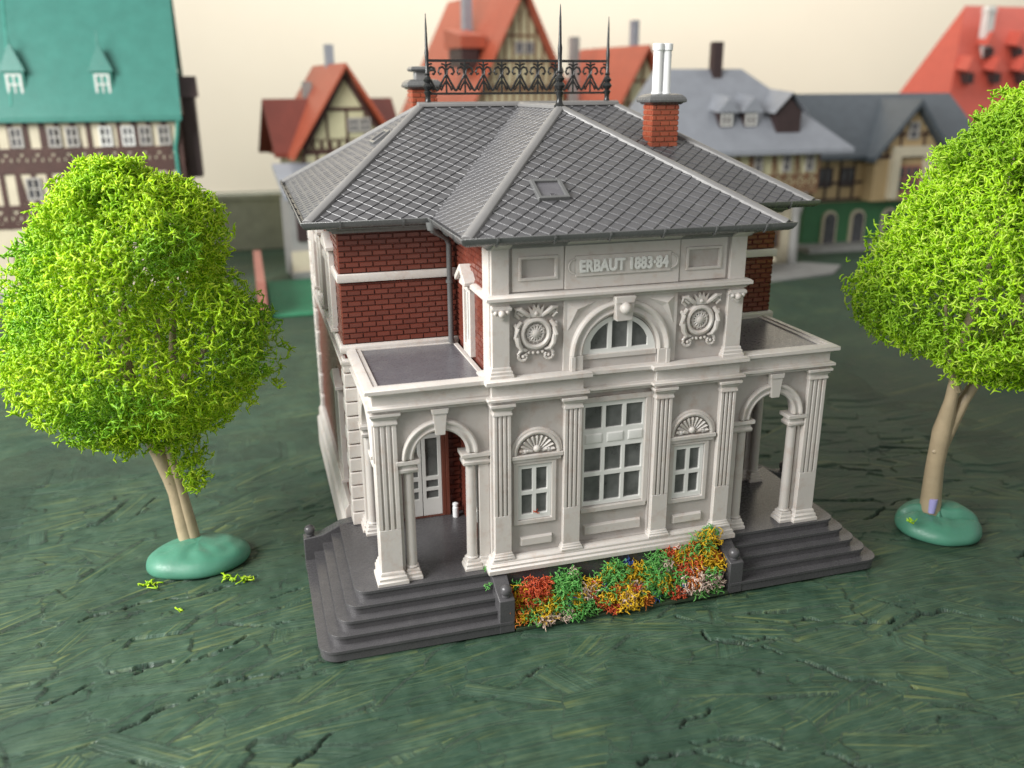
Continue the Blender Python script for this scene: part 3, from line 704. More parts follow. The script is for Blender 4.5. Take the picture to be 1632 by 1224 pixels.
    # little white post by the jamb
    m = MB(); m.lathe([(.085, 0), (.085, .29), (.06, .32), (.06, .34), (.085, .36), (.08, .41), (.02, .44)], (-3.46, 3.08, ZB), 14); P('ash_bin', m, 'pot', smooth=True)

    # ---- the five wrapped steps
    def lshape(x0, y0, rad, xr=-2.97, yb=3.62, bottom=0, fl=None):
        pts = [(xr, y0)]
        pts = [(xr, yb), (xr, y0)]
        pts += [(x0+rad+rad*math.cos(R(a)), y0+rad+rad*math.sin(R(a))) for a in range(270, 179, -10)]
        pts += [(x0, yb)]
        return pts
    st = MB(); top = [0.30, .535, .77, 1.01, 1.25]
    for k in range(5):
        off = k*.245; x0 = -7.6+off; y0 = -.95+off*.86; z0 = 0 if k == 0 else top[k-1]-.06; z1 = top[k]
        rad = .42-.03*k
        o_ = .05
        st.prism(lshape(x0, y0, rad), z0, z1-.075, FLAT)
        # nosing
        st.prism(lshape(x0-.035, y0-.035, rad), z1-.075, z1, FLAT)
    so = P('stairs', st, 'step', bevel=.022, seg=2)
    # cheek walls with ball newels: front end and rear end
    m = MB(); m.prism([(-.97, 0), (.1, 0), (.1, 1.24), (-.30, 1.20), (-.62, 1.0), (-.97, .90)], -3.32, -2.93, lambda u, v, w_: (w_, u, v)); ck = P('cheek_wall', m, 'step', bevel=.02)
    m = MB(); m.lathe([(.07, .88), (.07, .93), (.11, .94), (.11, .98), (.10, 1.0)], (-3.11, -.80, 0), 16); m.ball((-3.11, -.80, 1.09), .15, 20); P('ball_newel', m, 'step', ck, smooth=True)
    m = MB(); m.prism([(-7.64, 0), (-6.2, 0), (-6.2, 1.3), (-6.6, 1.25), (-7.15, 1.0), (-7.64, .95)], 3.52, 3.86, FRONT); ck = P('cheek_wall', m, 'step', bevel=.02)
    m = MB(); m.lathe([(.07, .93), (.07, .98), (.11, .99), (.11, 1.03), (.10, 1.05)], (-7.46, 3.68, 0), 16); m.ball((-7.46, 3.68, 1.14), .15, 20); P('ball_newel', m, 'step', ck, smooth=True)
part('foundation', MB().box(-3.0, 3.0, -.2, 3.4, 0, 1.24), 'step', bevel=.01)

# ---- roof
G, YG, MX, YM, YB, RX, YR, ZT, YA = 3.88, -.68, 6.94, 2.81, 13.42, 3.07, 8.115, 12.17, 4.49
tops = {
 'front': [(-G, YG, ZE), (G, YG, ZE), (0, YA, ZT)],
 'pl': [(-G, YM, ZE), (-G, YG, ZE), (0, YA, ZT), (0, YR, ZT)],
 'pr': [(G, YG, ZE), (G, YM, ZE), (0, YR, ZT), (0, YA, ZT)],
 'ml': [(-MX, YM, ZE), (-G, YM, ZE), (0, YR, ZT), (-RX, YR, ZT)],
 'mr': [(G, YM, ZE), (MX, YM, ZE), (RX, YR, ZT), (0, YR, ZT)],
 'l': [(-MX, YB, ZE), (-MX, YM, ZE), (-RX, YR, ZT)],
 'r': [(MX, YM, ZE), (MX, YB, ZE), (RX, YR, ZT)],
 'b': [(MX, YB, ZE), (-MX, YB, ZE), (-RX, YR, ZT), (RX, YR, ZT)]}
m = MB()
for p in tops.values(): m.add(p, [tuple(range(len(p)))])
eave = [(-MX, YB), (-MX, YM), (-G, YM), (-G, YG), (G, YG), (G, YM), (MX, YM), (MX, YB)]
m.prism(eave, ZE-.10, ZE-.005, FLAT)
roof = part('roof', m, 'roof')
def clip(poly, a, b2):
    out = []
    ins = lambda p: (b2[0]-a[0])*(p[1]-a[1])-(b2[1]-a[1])*(p[0]-a[0]) >= 0
    for i in range(len(poly)):
        p, q = poly[i-1], poly[i]; pi, qi = ins(p), ins(q)
        if pi != qi:
            d1 = (b2[0]-a[0])*(p[1]-a[1])-(b2[1]-a[1])*(p[0]-a[0]); d2 = (b2[0]-a[0])*(q[1]-a[1])-(b2[1]-a[1])*(q[0]-a[0])
            t = d1/(d1-d2); out.append((p[0]+t*(q[0]-p[0]), p[1]+t*(q[1]-p[1])))
        if qi: out.append(q)
    return out
til = MB()
for key, poly in tops.items():
    P3 = [Vector(p) for p in poly]; o0 = P3[0]; U = (P3[1]-P3[0]).normalized(); nrm = (P3[1]-P3[0]).cross(P3[2]-P3[0]).normalized()
    if nrm.z < 0: nrm = -nrm
    Vv = nrm.cross(U)
    if Vv.z < 0: Vv = -Vv
    P2 = [((p-o0).dot(U), (p-o0).dot(Vv)) for p in P3]
    ar = sum(P2[i-1][0]*P2[i][1]-P2[i][0]*P2[i-1][1] for i in range(len(P2)))
    if ar < 0: P2 = P2[::-1]
    a_, b_ = .205, .19
    us = [p[0] for p in P2]; vs = [p[1] for p in P2]
    j = -1
    while j*b_ < max(vs)+b_:
        i = math.floor(min(us)/a_/2)-1
        while i*2*a_ < max(us)+a_:
            cu = i*2*a_+(a_ if j % 2 else 0); cv = j*b_
            g = .003
            q = [(cu, cv-b_+g), (cu+a_-g, cv), (cu, cv+b_-g), (cu-a_+g, cv)]
            for k in range(len(P2)):
                q = clip(q, P2[k], P2[(k+1) % len(P2)])
                if len(q) < 3: break
            if len(q) >= 3:
                jit = random.uniform(-.004, .004)
                h = lambda v: .014+(.036+jit)*(cv+b_-v)/(2*b_)
                mu = sum(p[0] for p in q)/len(q); mv = sum(p[1] for p in q)/len(q); n = len(q)
                qi = [(u+(mu-u)*.08, v+(mv-v)*.08) for u, v in q]
                tp = [o0+U*u+Vv*v+nrm*h(v) for u, v in qi]; md = [o0+U*u+Vv*v+nrm*(h(v)-.012) for u, v in q]; bt = [o0+U*u+Vv*v-nrm*.01 for u, v in q]
                til.add(tp+md+bt, [tuple(range(n))]+[(k, k+n, (k+1) % n+n, (k+1) % n) for k in range(n)]+[(k+n, k+2*n, (k+1) % n+2*n, (k+1) % n+n) for k in range(n)])
            i += 1
        j += 1
til.build('slate_tiles', MT['roof'], roof, bevel=0)
m = MB()
def ridge(a, b2, r=.105): 
    a, b2 = Vector(a), Vector(b2); d = (b2-a).normalized(); sd = d.cross(Vector((0, 0, 1))).normalized(); upv = sd.cross(d)
    prof = [(-r*1.35, -.05), (-r*1.25, .035), (-r*.5, .085), (r*.5, .085), (r*1.25, .035), (r*1.35, -.05)]
    V = [a+sd*x+upv*y for x, y in prof]+[b2+sd*x+upv*y for x, y in prof]; n = 6
    m.add(V, [(k, (k+1) % n, (k+1) % n+n, k+n) for k in range(n)]+[tuple(range(n)), tuple(range(2*n-1, n-1, -1))])
for a, b2 in (((-G, YG, ZE+.02), (0, YA, ZT)), ((G, YG, ZE+.02), (0, YA, ZT)), ((-MX, YM, ZE+.02), (-RX, YR, ZT)), ((MX, YM, ZE+.02), (RX, YR, ZT)), ((-MX, YB, ZE+.02), (-RX, YR, ZT)), ((MX, YB, ZE+.02), (RX, YR, ZT))):
    ridge(a, b2)
ridge((0, YA, ZT+.02), (0, YR, ZT+.02)); ridge((-RX-.1, YR, ZT+.04), (RX+.1, YR, ZT+.04), .13)
m.build('ridge_cap', MT['hip'], roof, bevel=.012)
gut = [(-.04, ZE-.13), (.03, ZE-.14), (.10, ZE-.10), (.15, ZE-.02), (.165, ZE+.05), (.135, ZE+.055), (.115, ZE), (.06, ZE-.06), (-.04, ZE-.02)]
m = MB(); m.sweep(eave, gut, closed=True); gt = part('gutter', m, 'gutter', bevel=.008, seg=1)
for i in range(len(eave)):
    a, b2 = Vector(eave[i]), Vector(eave[(i+1) % len(eave)]); L = (b2-a).length; d = (b2-a)/L; nn = Vector((d.y, -d.x)); k = max(1, round(L/1.25))
    for j in range(k):
        c = a+d*(L*(j+.5)/k)
        V = [(*(c+d*x+nn*o), z) for x in (-.022, .022) for o, z in ((.0, ZE-.17), (.05, ZE-.17), (.125, ZE-.11), (.178, ZE-.02), (.188, ZE+.058), (.0, ZE-.06))]
        MB().add(V, [tuple(range(6)), tuple(range(11, 5, -1))]+[(q, (q+1) % 6, (q+1) % 6+6, q+6) for q in range(6)]).build('gutter_bracket', MT['gutter'], gt)
# soffit boards under the eaves
m = MB(); m.sweep([(-WX, WY1+.1), (-WX, WY0), (-3.2, WY0), (-3.2, 0), (3.2, 0), (3.2, WY0), (WX, WY0), (WX, WY1+.1)],
                  [(-.1, 9.28), (.10, 9.28), (.14, 9.34), (.26, 9.40), (.26, 9.52), (-.1, 9.52)])
part('eave_moulding', m, 'hip', bevel=.012)
# down pipe in the inner corner
for s in (-1, 1):
    m = MB(); m.tube([(s*3.95, 2.66, 9.50), (s*3.93, 2.68, 9.36), (s*3.50, 3.10, 9.08), (s*3.42, 3.20, 8.9), (s*3.42, 3.22, 6.3)], [.11, .09, .075, .075, .075], 12)
    m.lathe([(.10, 0), (.10, .08)], (s*3.42, 3.22, 7.9), 12).lathe([(.12, 9.36), (.15, 9.5), (.15, 9.56)], (s*3.95, 2.66, 0), 12)
    part('down_pipe', m, 'gutter', smooth=True)
# skylights
def on_roof(key, u, v, du, dv, name):
    P3 = [Vector(p) for p in tops[key]]; U = (P3[1]-P3[0]).normalized(); nrm = (P3[1]-P3[0]).cross(P3[2]-P3[0]).normalized(); nrm = nrm if nrm.z > 0 else -nrm
    Vv = nrm.cross(U); Vv = Vv if Vv.z > 0 else -Vv; mid = (P3[0]+P3[1])/2
    T = lambda a, b2, w_: tuple(mid+U*a+Vv*b2+nrm*w_)
    f = MB(); f.plate([rect(u-du, u+du, v-dv, v+dv), rect(u-du+.09, u+du-.09, v-dv+.09, v+dv-.09)], 0, .12, T); o = part(name, f, 'gutter', roof, bevel=.014)
    g = MB(); g.prism(rect(u-du+.05, u+du-.05, v-dv+.05, v+dv-.05), .02, .062, T); g.tube([T(u-.06, v-dv+.14, .07), T(u-.06, v-dv+.2, .09), T(u+.06, v-dv+.2, .09), T(u+.06, v-dv+.14, .07)], .012, 6)
    g.build('pane', MT['step2'], o, bevel=.01); return o
on_roof('front', -1.52, 1.72, .38, .40, 'skylight')
on_roof('l', .7, 3.05, .42, .3, 'skylight')
# chimneys
def chimney(cx, cy, zt, hw, hy, z0):
    m = MB(); m.box(cx-hw+.02, cx+hw-.02, cy-hy+.02, cy+hy-.02, z0, zt); co = part('chimney', m, 'chimj')
    b = MB(); v = z0; r = 0
    while v < zt-.02:
        for T, lo, hi, w_, out in ((FRONT, cx-hw, cx+hw, cy-hy+.02, -.035), (FRONT, cx-hw, cx+hw, cy+hy-.02, .035), (SIDE, cy-hy, cy+hy, cx-hw+.02, -.035), (SIDE, cy-hy, cy+hy, cx+hw-.02, .035)):
            bl = .29; u = lo-(bl/2 if r % 2 else 0)
            while u < hi-.01:
                a, b2 = max(u, lo), min(u+bl, hi)
                if b2-a > .04: b.frustum(a+.01, b2-.01, v+.012, min(v+.15, zt)-.016, w_, out, T, .014)
                u += bl
        v += .15; r += 1
    b.build('brick_facing', MT['chim'], co)
    k = MB(); k.sweep([(cx-hw, cy+hy), (cx-hw, cy-hy), (cx+hw, cy-hy), (cx+hw, cy+hy)], [(-.1, zt-.02), (.05, zt), (.10, zt+.05), (.16, zt+.06), (.17, zt+.14), (.15, zt+.16), (.14, zt+.2), (.05, zt+.27), (-.1, zt+.3)], closed=True)
    k.box(cx-hw+.05, cx+hw-.05, cy-hy+.05, cy+hy-.05, zt, zt+.29); k.build('cap', MT['gutter'], co, bevel=.02)
    return co
ch = chimney(3.66, 5.95, 12.20, .43, .30, 10.4)
for dx in (-.13, .145):
    MB().lathe([(.16, 12.44), (.16, 12.52), (.135, 12.56), (.135, 13.66), (.165, 13.69), (.165, 13.85), (.13, 13.87), (.10, 13.87), (.10, 13.7), (.001, 13.7)], (3.62+dx, 5.95, 0), 24).build('chimney_pot', MT['pot'], ch, smooth=True)
ch = chimney(-2.62, 10.2, 12.65, .40, .36, 10.6)
MB().box(-2.85, -2.39, 10.0, 10.4, 12.9, 13.2).build('chimney_pot', MT['hip'], ch, bevel=.03)
m = MB(); m.sweep([(-2.85, 10.4), (-2.85, 10.0), (-2.39, 10.0), (-2.39, 10.4)], [(-.2, 13.16), (.12, 13.18), (.17, 13.24), (.12, 13.32), (-.2, 13.34)], closed=True); m.build('hood', MT['gutter'], ch, bevel=.01)

# ---- wrought ridge railing and finials
m = MB(); x0, x1, zl, zh, y = -2.85, 2.82, 12.52, 13.45, YR
m.box(x0, x1, y-.035, y+.035, zh-.045, zh+.03); m.box(x0, x1, y-.03, y+.03, zl-.03, zl+.035)
n = 10; pw = (x1-x0)/n; H = zh-zl
for i in range(n+1): m.box(x0+i*pw-.022, x0+i*pw+.022, y-.022, y+.022, zl, zh)
for i in range(n):
    c = x0+(i+.5)*pw
    for s in (-1, 1):
        # big looping heart bands that cross behind the bars
        P = []
        for k in range(15):
            t = k/14; a = R(-95+275*t); rr = .155*(1-.30*t)
            P.append((c+s*(.135-.0*t+rr*math.cos(a)*1.0)*1.0-s*.0, y, zl+H*.64+rr*math.sin(a)*1.12))
        P = [(c+s*(.02), y, zl+.10), (c+s*.08, y, zl+H*.22), (c+s*.18, y, zl+H*.40), (c+s*.265, y, zl+H*.58), (c+s*.25, y, zl+H*.74), (c+s*.17, y, zl+H*.81), (c+s*.08, y, zl+H*.77), (c+s*.045, y, zl+H*.66), (c+s*.09, y, zl+H*.58), (c+s*.14, y, zl+H*.62)]
        m.tube(P, .034, 6)
        m.tube([(c+s*pw*.5, y, zl+H*.40), (c+s*(pw*.5-.1), y, zl+H*.24), (c+s*(pw*.5-.16), y, zl+H*.10), (c+s*(pw*.5-.20), y, zl+H*.16), (c+s*(pw*.5-.17), y, zl+H*.24)], .03, 6)
        m.tube([(c+s*pw*.5, y, zl+H*.80), (c+s*(pw*.5-.06), y, zl+H*.88), (c+s*(pw*.5-.15), y, zl+H*.90)], .026, 6)
    m.ball((c, y, zl+.10), .04, 8)
part('ridge_railing', m, 'iron')
for (fx, fy) in ((x0, YR), (x1, YR), (-.02, YA)):
    m = MB(); b_ = ZT
    m.lathe([(.14, b_), (.14, b_+.06), (.10, b_+.10), (.075, b_+.2), (.08, b_+.3), (.12, b_+.40), (.07, b_+.44), (.11, b_+.50), (.155, b_+.56), (.11, b_+.63), (.08, b_+.66), (.12, b_+.71), (.13, b_+.75), (.08, b_+.80), (.06, b_+.86), (.09, b_+.9), (.06, b_+.95), (.055, b_+1.3), (.062, b_+1.5), (.045, b_+1.6), (.03, b_+2.2), (.012, b_+2.52), (.002, b_+2.56)], (fx, fy, 0), 16)
    part('finial', m, 'iron', smooth=True)

# =================================================================== foam foliage
def foam(name, pts, mat, parent, rad=.03, kmin=2, kmax=4, reach=.34, stub=.7, seed=1):
    rs = np.random.default_rng(seed); pts = np.asarray(pts); n = len(pts)
    kd = kdtree.KDTree(n)
    for i, p in enumerate(pts): kd.insert(p, i)
    kd.balance(); E = set()
    for i in range(n):
        want = int(rs.integers(kmin, kmax))
        for co, j, d in kd.find_n(pts[i], want+1):
            if j != i and d < reach: E.add((min(i, j), max(i, j)))
    E = np.array(sorted(E)); A, B = pts[E[:, 0]], pts[E[:, 1]]
    ns = int(n*stub); si = rs.integers(0, n, ns); d = rs.normal(size=(ns, 3)); d /= np.linalg.norm(d, axis=1)[:, None]
    A = np.concatenate([A, pts[si]]); B = np.concatenate([B, pts[si]+d*rs.uniform(.09, .20, (ns, 1))*(rad/.025)])
    D = B-A; L = np.linalg.norm(D, axis=1)[:, None]+1e-9; D /= L
    ref = rs.normal(size=D.shape); S = np.cross(D, ref); S /= np.linalg.norm(S, axis=1)[:, None]+1e-9; Q = np.cross(D, S)
    # bent threads: mid point pushed aside
    Mi = (A+B)/2+S*rs.normal(0, .10, (len(A), 1))*L
    k = 4; V = []; ra = rad*rs.uniform(.8, 1.35, (len(A), 1)); rb = rad*rs.uniform(.5, 1.1, (len(A), 1)); rm = rad*rs.uniform(.6, .9, (len(A), 1)); rb[-ns:] *= .65; ra[-ns:] *= 1.1
    for P_, r_ in ((A, ra), (Mi, rm), (B, rb)):
        for q in range(k):
            a = 2*math.pi*q/k; V.append(P_+(S*math.cos(a)+Q*math.sin(a))*r_)
    V = np.stack(V, 1).reshape(-1, 3); m_ = len(A); base_ = (np.arange(m_)*3*k)[:, None]
    Fc = []
    for lv in range(2):
        for q in range(k): Fc.append(np.concatenate([base_+lv*k+q, base_+lv*k+(q+1) % k, base_+(lv+1)*k+(q+1) % k, base_+(lv+1)*k+q], 1))
    Fc.append(np.concatenate([base_+8, base_+9, base_+10, base_+11], 1)); Fc.append(np.concatenate([base_+3, base_+2, base_+1, base_+0], 1))
    o = np_mesh(name, V, np.concatenate(Fc), mat, parent); return o
def crown_pts(c, prof, count, seed, depth=.95, lump=.32, squash=(1, 1)):
    """points in the outer shell of a crown; prof = [(z, radius)]"""
    rs = np.random.default_rng(seed); zs = [p[0] for p in prof]; rr = [p[1] for p in prof]; out = []; off = Vector((seed*3.1, seed*1.7, 0))
    cell = {}
    while len(out) < count:
        z = rs.uniform(zs[0]-.3, zs[-1]+.2); Rm = float(np.interp(z, zs, rr)); a = rs.uniform(0, 2*math.pi)
        r_ = (Rm+.6)*math.sqrt(rs.random())
        p = Vector((c[0]+r_*math.cos(a)*squash[0], c[1]+r_*math.sin(a)*squash[1], c[2]+z))
        nz = noise.noise(p*.55+off)*lump*2.1+noise.noise(p*1.5+off)*lump*1.2
        lim = Rm+nz*1.0
        if r_ > lim+.28: continue
        if r_ > lim and rs.random() > .16: continue
        dep = min(lim-r_, (zs[-1]-z)*.8+.1+nz, (z-zs[0])*.8+.3+nz)
        if dep < (-.28 if r_ > lim else 0): continue
        if dep > depth and rs.random() > .10: continue
        if noise.noise(p*.8+off*2+Vector((9, 9, 9))) > .46: continue
        key = (int(p.x/.10), int(p.y/.10), int(p.z/.10))
        if key in cell: continue
        cell[key] = 1; out.append(tuple(p))
    return out
def putty(parent, cx, cy, rx, ry, h, seed, folds=0):
    m = MB(); nu, nv = (96, 34) if folds else (60, 20); off = Vector((seed, seed*2, 0)); V = []; Fc = []
    for j in range(nv+1):
        ph = math.pi*.5*(1-j/nv)*1.18-.18*math.pi*.5
        for i in range(nu):
            a = 2*math.pi*i/nu; cr = max(0, math.cos(ph)) ; sz = math.sin(ph)
            k = 1+.10*noise.noise(Vector((math.cos(a)*1.1, math.sin(a)*1.1, 0))+off)
            x = math.cos(a)*cr**.6*rx*k; y = math.sin(a)*cr**.6*ry*k
            z = h*(sz if sz > 0 else sz*.6)
            d = noise.noise(Vector((x*1.1, y*1.1, z))+off)*.13
            q_ = x*.35+y*.95+.05+.22*math.sin(x*1.9+.6)
            if folds: d += -.24*math.exp(-(q_/.07)**2)+.20/(1+math.exp(-q_*12))-.1
            d += .05*noise.noise(Vector((x*3.1, y*3.1, z*2))+off)
            V.append((cx+x, cy+y, .0+max(-.03, z+h*.16+d*cr*0+d*max(0, sz))))
    for j in range(nv):
        for i in range(nu): Fc.append((j*nu+i, j*nu+(i+1) % nu, (j+1)*nu+(i+1) % nu, (j+1)*nu+i))
    m.add(V, Fc); m.f.append(tuple(nv*nu+i for i in range(nu)))
    return m.build('putty_base', MT['putty'], parent, smooth=True)
# ---- left tree
tr = thing('model_tree', 'round yellow green foam tree on a green putty lump left of the villa', 'model tree', (-10.8, 5.4, 0), 'foam trees standing around the villa')
m = MB()
m.tube([(-10.78, 5.5, .2), (-10.86, 5.5, .9), (-10.95, 5.5, 1.9), (-11.02, 5.5, 2.4), (-11.30, 5.5, 3.3), (-11.6, 5.5, 4.3), (-11.7, 5.45, 5.8), (-11.6, 5.4, 7.5), (-11.5, 5.4, 9.6)], [.25, .23, .21, .24, .20, .17, .14, .11, .05], 10)
m.tube([(-10.60, 5.45, .2), (-10.66, 5.42, .9), (-10.78, 5.42, 1.9), (-10.86, 5.42, 2.5), (-10.95, 5.4, 3.4), (-10.8, 5.3, 4.6), (-10.5, 5.1, 6.2), (-10.3, 5, 8)], [.19, .17, .15, .15, .13, .12, .10, .05], 10)
m.tube([(-10.95, 5.40, 2.2), (-11.06, 5.34, 2.32), (-11.1, 5.32, 2.4)], [.09, .08, .04], 8)
for a, b2, c in (((-11.3, 5.4, 4.6), (-12.3, 4.9, 6.2), (-13.2, 4.6, 8.2)), ((-11.3, 5.3, 4.2), (-10.9, 4.2, 5.6), (-10.6, 3.7, 7.5)), ((-10.8, 5.2, 4.8), (-9.8, 5.0, 6.0), (-8.9, 5.0, 7.6)), ((-11.6, 5.4, 5.2), (-11.9, 4.2, 6.8), (-12, 3.6, 8.6))):
    m.tube([a, b2, c], [.11, .09, .05], 8)
m.build('trunk', MT['bark'], tr, smooth=True)
prof = [(4.0, 1.3), (4.5, 2.4), (5.1, 3.15), (5.8, 3.3), (6.8, 3.15), (7.7, 3.0), (8.5, 2.75), (9.3, 2.35), (10.0, 1.8), (10.5, 1.2), (10.9, .4)]
pts = crown_pts((-11.3, 5.5, 0), prof, 23000, 3, lump=.34)
rs = np.random.default_rng(5)
for i in range(420):    # the tuft hanging beside the trunk
    z = rs.uniform(2.3, 4.2); pts.append((-10.30+rs.normal(0, .10+.10*(z-2))-.1*(z-2), 4.7+rs.normal(0, .14), z))
foam('crown', pts, MT['foliage'], tr, .0235, 1, 3, .30, 1.9, 2)
putty(tr, -10.50, 5.0, 1.42, 1.12, .46, 3)
# ---- right tree
tr = thing('model_tree', 'bright green foam tree on a folded putty lump right of the villa', 'model tree', (10.1, .6, 0), 'foam trees standing around the villa')
m = MB()
m.tube([(10.72, .75, .3), (10.62, .7, 1.0), (10.48, .6, 2.0), (10.34, .4, 3.2), (10.34, .25, 4.2), (10.25, .1, 5.2), (10.2, -.1, 6.6), (10.6, -.1, 8.6), (10.9, 0, 11)], [.32, .29, .26, .27, .18, .15, .13, .10, .05], 10)
m.tube([(10.45, .5, 2.4), (10.55, .35, 3.3), (10.80, .25, 4.2), (11.3, .05, 5.4), (11.8, -.15, 7), (12.2, -.3, 9)], [.17, .2, .17, .14, .12, .05], 10)
m.tube([(10.30, .5, 2.5), (10.20, .4, 2.62), (10.24, .36, 2.75)], [.10, .07, .03], 8)
m.tube([(10.3, 0, 4.6), (9.3, -.4, 6.0), (8.7, -.7, 7.6)], [.10, .08, .04], 8)
m.build('trunk', MT['bark'], tr, smooth=True)
prof = [(5.3, 1.5), (5.8, 2.8), (6.4, 3.6), (7.1, 3.85), (8.0, 3.65), (9.0, 3.15), (10.0, 2.65), (11.0, 2.1), (11.8, 1.5), (12.5, .9), (12.9, .3)]
pts = crown_pts((11.45, .1, 0), prof, 25000, 9, lump=.36)
foam('crown', pts, MT['foliage2'], tr, .0245, 1, 3, .30, 1.9, 4)
putty(tr, 10.8, .5, 1.18, 1.2, .55, 8, 1)
MB().lathe([(.10, .55), (.13, .9), (.13, 1.0), (.02, 1.02)], (10.53, .50, .0), 10).build('glue_blob', plastic('lilac_glue', (.35, .33, .62), .25, .1), tr, smooth=True)
# ---- third tree, mostly hidden behind the right one
tr = thing('model_tree', 'foam tree behind the bright right hand tree, only its putty lump peeping out', 'model tree', (24.4, 11.8, 0), 'foam trees standing around the villa')
m = MB(); m.tube([(24.9, 11.9, .2), (25.2, 12, 2.5), (25.6, 12, 4.5), (25.8, 12, 8)], [.22, .2, .17, .08], 8); m.build('trunk', MT['bark'], tr, smooth=True)
foam('crown', crown_pts((26.0, 12.2, 0), [(4.8, 1.2), (5.6, 2.4), (7, 3.0), (8.6, 2.6), (9.8, 1.6), (10.6, .4)], 4200, 12), MT['foliage2'], tr, .036, seed=6)
putty(tr, 24.6, 11.8, 1.3, 1.1, .5, 12)

# ---- flower strip in front of the villa
fb = thing('flower_strip', 'strip of red, yellow, white and green foam flowers along the villa front', 'flower bed', (0, -.55, 0))
m = MB(); m.box(-2.9, 2.92, -.98, -.2, .0, .08); m.build('strip_base', plastic('dark_green_strip', (.03, .05, .025), .6, .2), fb, bevel=.01)
FM = {
 'g': island('green_flock', [(.12, .50, .10), (.22, .60, .16), (.22, .52, .12)], .4, .4),
 'y': island('yellow_flock', [(.85, .58, .02), (.92, .68, .05), (.8, .5, .02)], .4, .4),
 'r': island('red_flock', [(.75, .12, .04), (.82, .2, .08), (.66, .09, .04)], .4, .4),
 'p': island('pale_pink_flock', [(.78, .55, .47), (.8, .66, .58), (.75, .6, .45)], .4, .25),
 'b': island('blue_flock', [(.05, .10, .40), (.08, .16, .5)], .4, .2),
 'o': island('orange_flock', [(.75, .20, .03), (.7, .26, .05)], .4, .25)}
NM = {'g': 'green', 'y': 'yellow', 'r': 'red', 'p': 'pale pink', 'b': 'blue', 'o': 'orange'}
def clump(c, r_, key, n, seed):
    rs = np.random.default_rng(seed); P = []
    n = int(n*1.0)
    while len(P) < n:
        v = rs.normal(size=3)*.52
        if np.linalg.norm(v) > 1.5: continue
        v *= r_*1.15
        q = (c[0]+v[0]*1.1, c[1]+v[1]*.8, c[2]+v[2])
        if q[2] > .04 and q[1] < -.14: P.append(q)
    o = foam('flower_clump', P, FM[key], fb, .0125, 1, 4, .16, .6, seed); o['label'] = NM[key]+' foam flower tuft'
fl = [(-2.72, -.55, .62, .20, 'y'), (-2.75, -.75, .30, .20, 'o'), (-2.40, -.60, .70, .26, 'r'), (-2.1, -.5, .78, .22, 'r'), (-1.98, -.68, .52, .18, 'y'), (-2.45, -.80, .30, .24, 'g'), (-2.15, -.85, .30, .20, 'y'), (-2.2, -.95, .12, .15, 'p'), (-1.95, -.95, .13, .13, 'p'),
      (-1.55, -.58, .72, .28, 'g'), (-1.72, -.80, .42, .24, 'g'), (-1.35, -.40, .92, .20, 'g'), (-1.2, -.35, 1.0, .10, 'p'), (-1.45, -.80, .46, .09, 'b'), (-1.30, -.86, .22, .24, 'g'), (-1.25, -.75, .48, .14, 'y'), (-.95, -.85, .22, .20, 'g'), (-.85, -.68, .55, .17, 'p'),
      (-.78, -.60, .72, .16, 'y'), (-.60, -.62, .66, .14, 'r'), (-.62, -.85, .30, .13, 'r'), (-.45, -.72, .46, .22, 'g'), (-.2, -.52, .78, .28, 'g'), (.02, -.40, .92, .20, 'g'), (-.35, -.95, .12, .13, 'r'), (-.5, -.70, .62, .07, 'b'), (-.1, -.75, .55, .12, 'o'), (.10, -.88, .28, .26, 'y'),
      (.38, -.72, .42, .14, 'p'), (.30, -.55, .68, .18, 'y'), (.5, -.42, .80, .18, 'y'), (.32, -.30, .97, .10, 'b'), (.30, -.8, .52, .10, 'r'), (.72, -.70, .40, .22, 'g'), (.95, -.55, .66, .26, 'g'), (1.15, -.40, .92, .24, 'g'), (1.05, -.78, .30, .20, 'g'), (.88, -.85, .2, .09, 'b'), (1.2, -.72, .50, .15, 'y'),
      (1.35, -.50, .80, .17, 'p'), (1.5, -.36, 1.06, .16, 'r'), (1.42, -.55, .72, .15, 'g'), (1.62, -.40, .95, .15, 'y'), (1.55, -.85, .22, .16, 'r'), (1.72, -.62, .60, .18, 'r'), (1.70, -.80, .42, .10, 'b'), (1.95, -.42, .98, .24, 'g'), (2.0, -.58, .72, .22, 'r'), (1.95, -.82, .38, .24, 'p'), (2.1, -.3, 1.15, .18, 'o'),
      (2.25, -.50, .78, .26, 'y'), (2.3, -.78, .40, .22, 'p'), (2.15, -.9, .16, .16, 'g'), (2.35, -.35, 1.22, .24, 'g'), (2.58, -.34, 1.30, .22, 'y'), (2.70, -.60, .72, .20, 'y'), (2.55, -.8, .35, .18, 'p'), (2.6, -.88, .14, .14, 'g'), (2.62, -.3, 1.48, .15, 'g'), (1.7, -.28, 1.22, .10, 'p'), (-2.6, -.35, .85, .14, 'g')]
fr = random.Random(4)
for i in range(36):
    x = -2.75+5.5*(i+fr.random())/36; y = fr.uniform(-.95, -.35); z = .12+(1-abs(y+.3)/.75)*.75+(.25 if x > 1.4 else 0)+fr.uniform(-.08, .12)
    fl.append((x, y, max(.12, z), fr.uniform(.09, .15), fr.choice('yyogpgogyr')))
for i, (x, y, z, r_, key) in enumerate(fl): clump((x, y, z), r_*1.2, key, max(60, int((int(r_*r_*r_*38000)+60)*(.62 if key == 'g' else .9))), i+20)
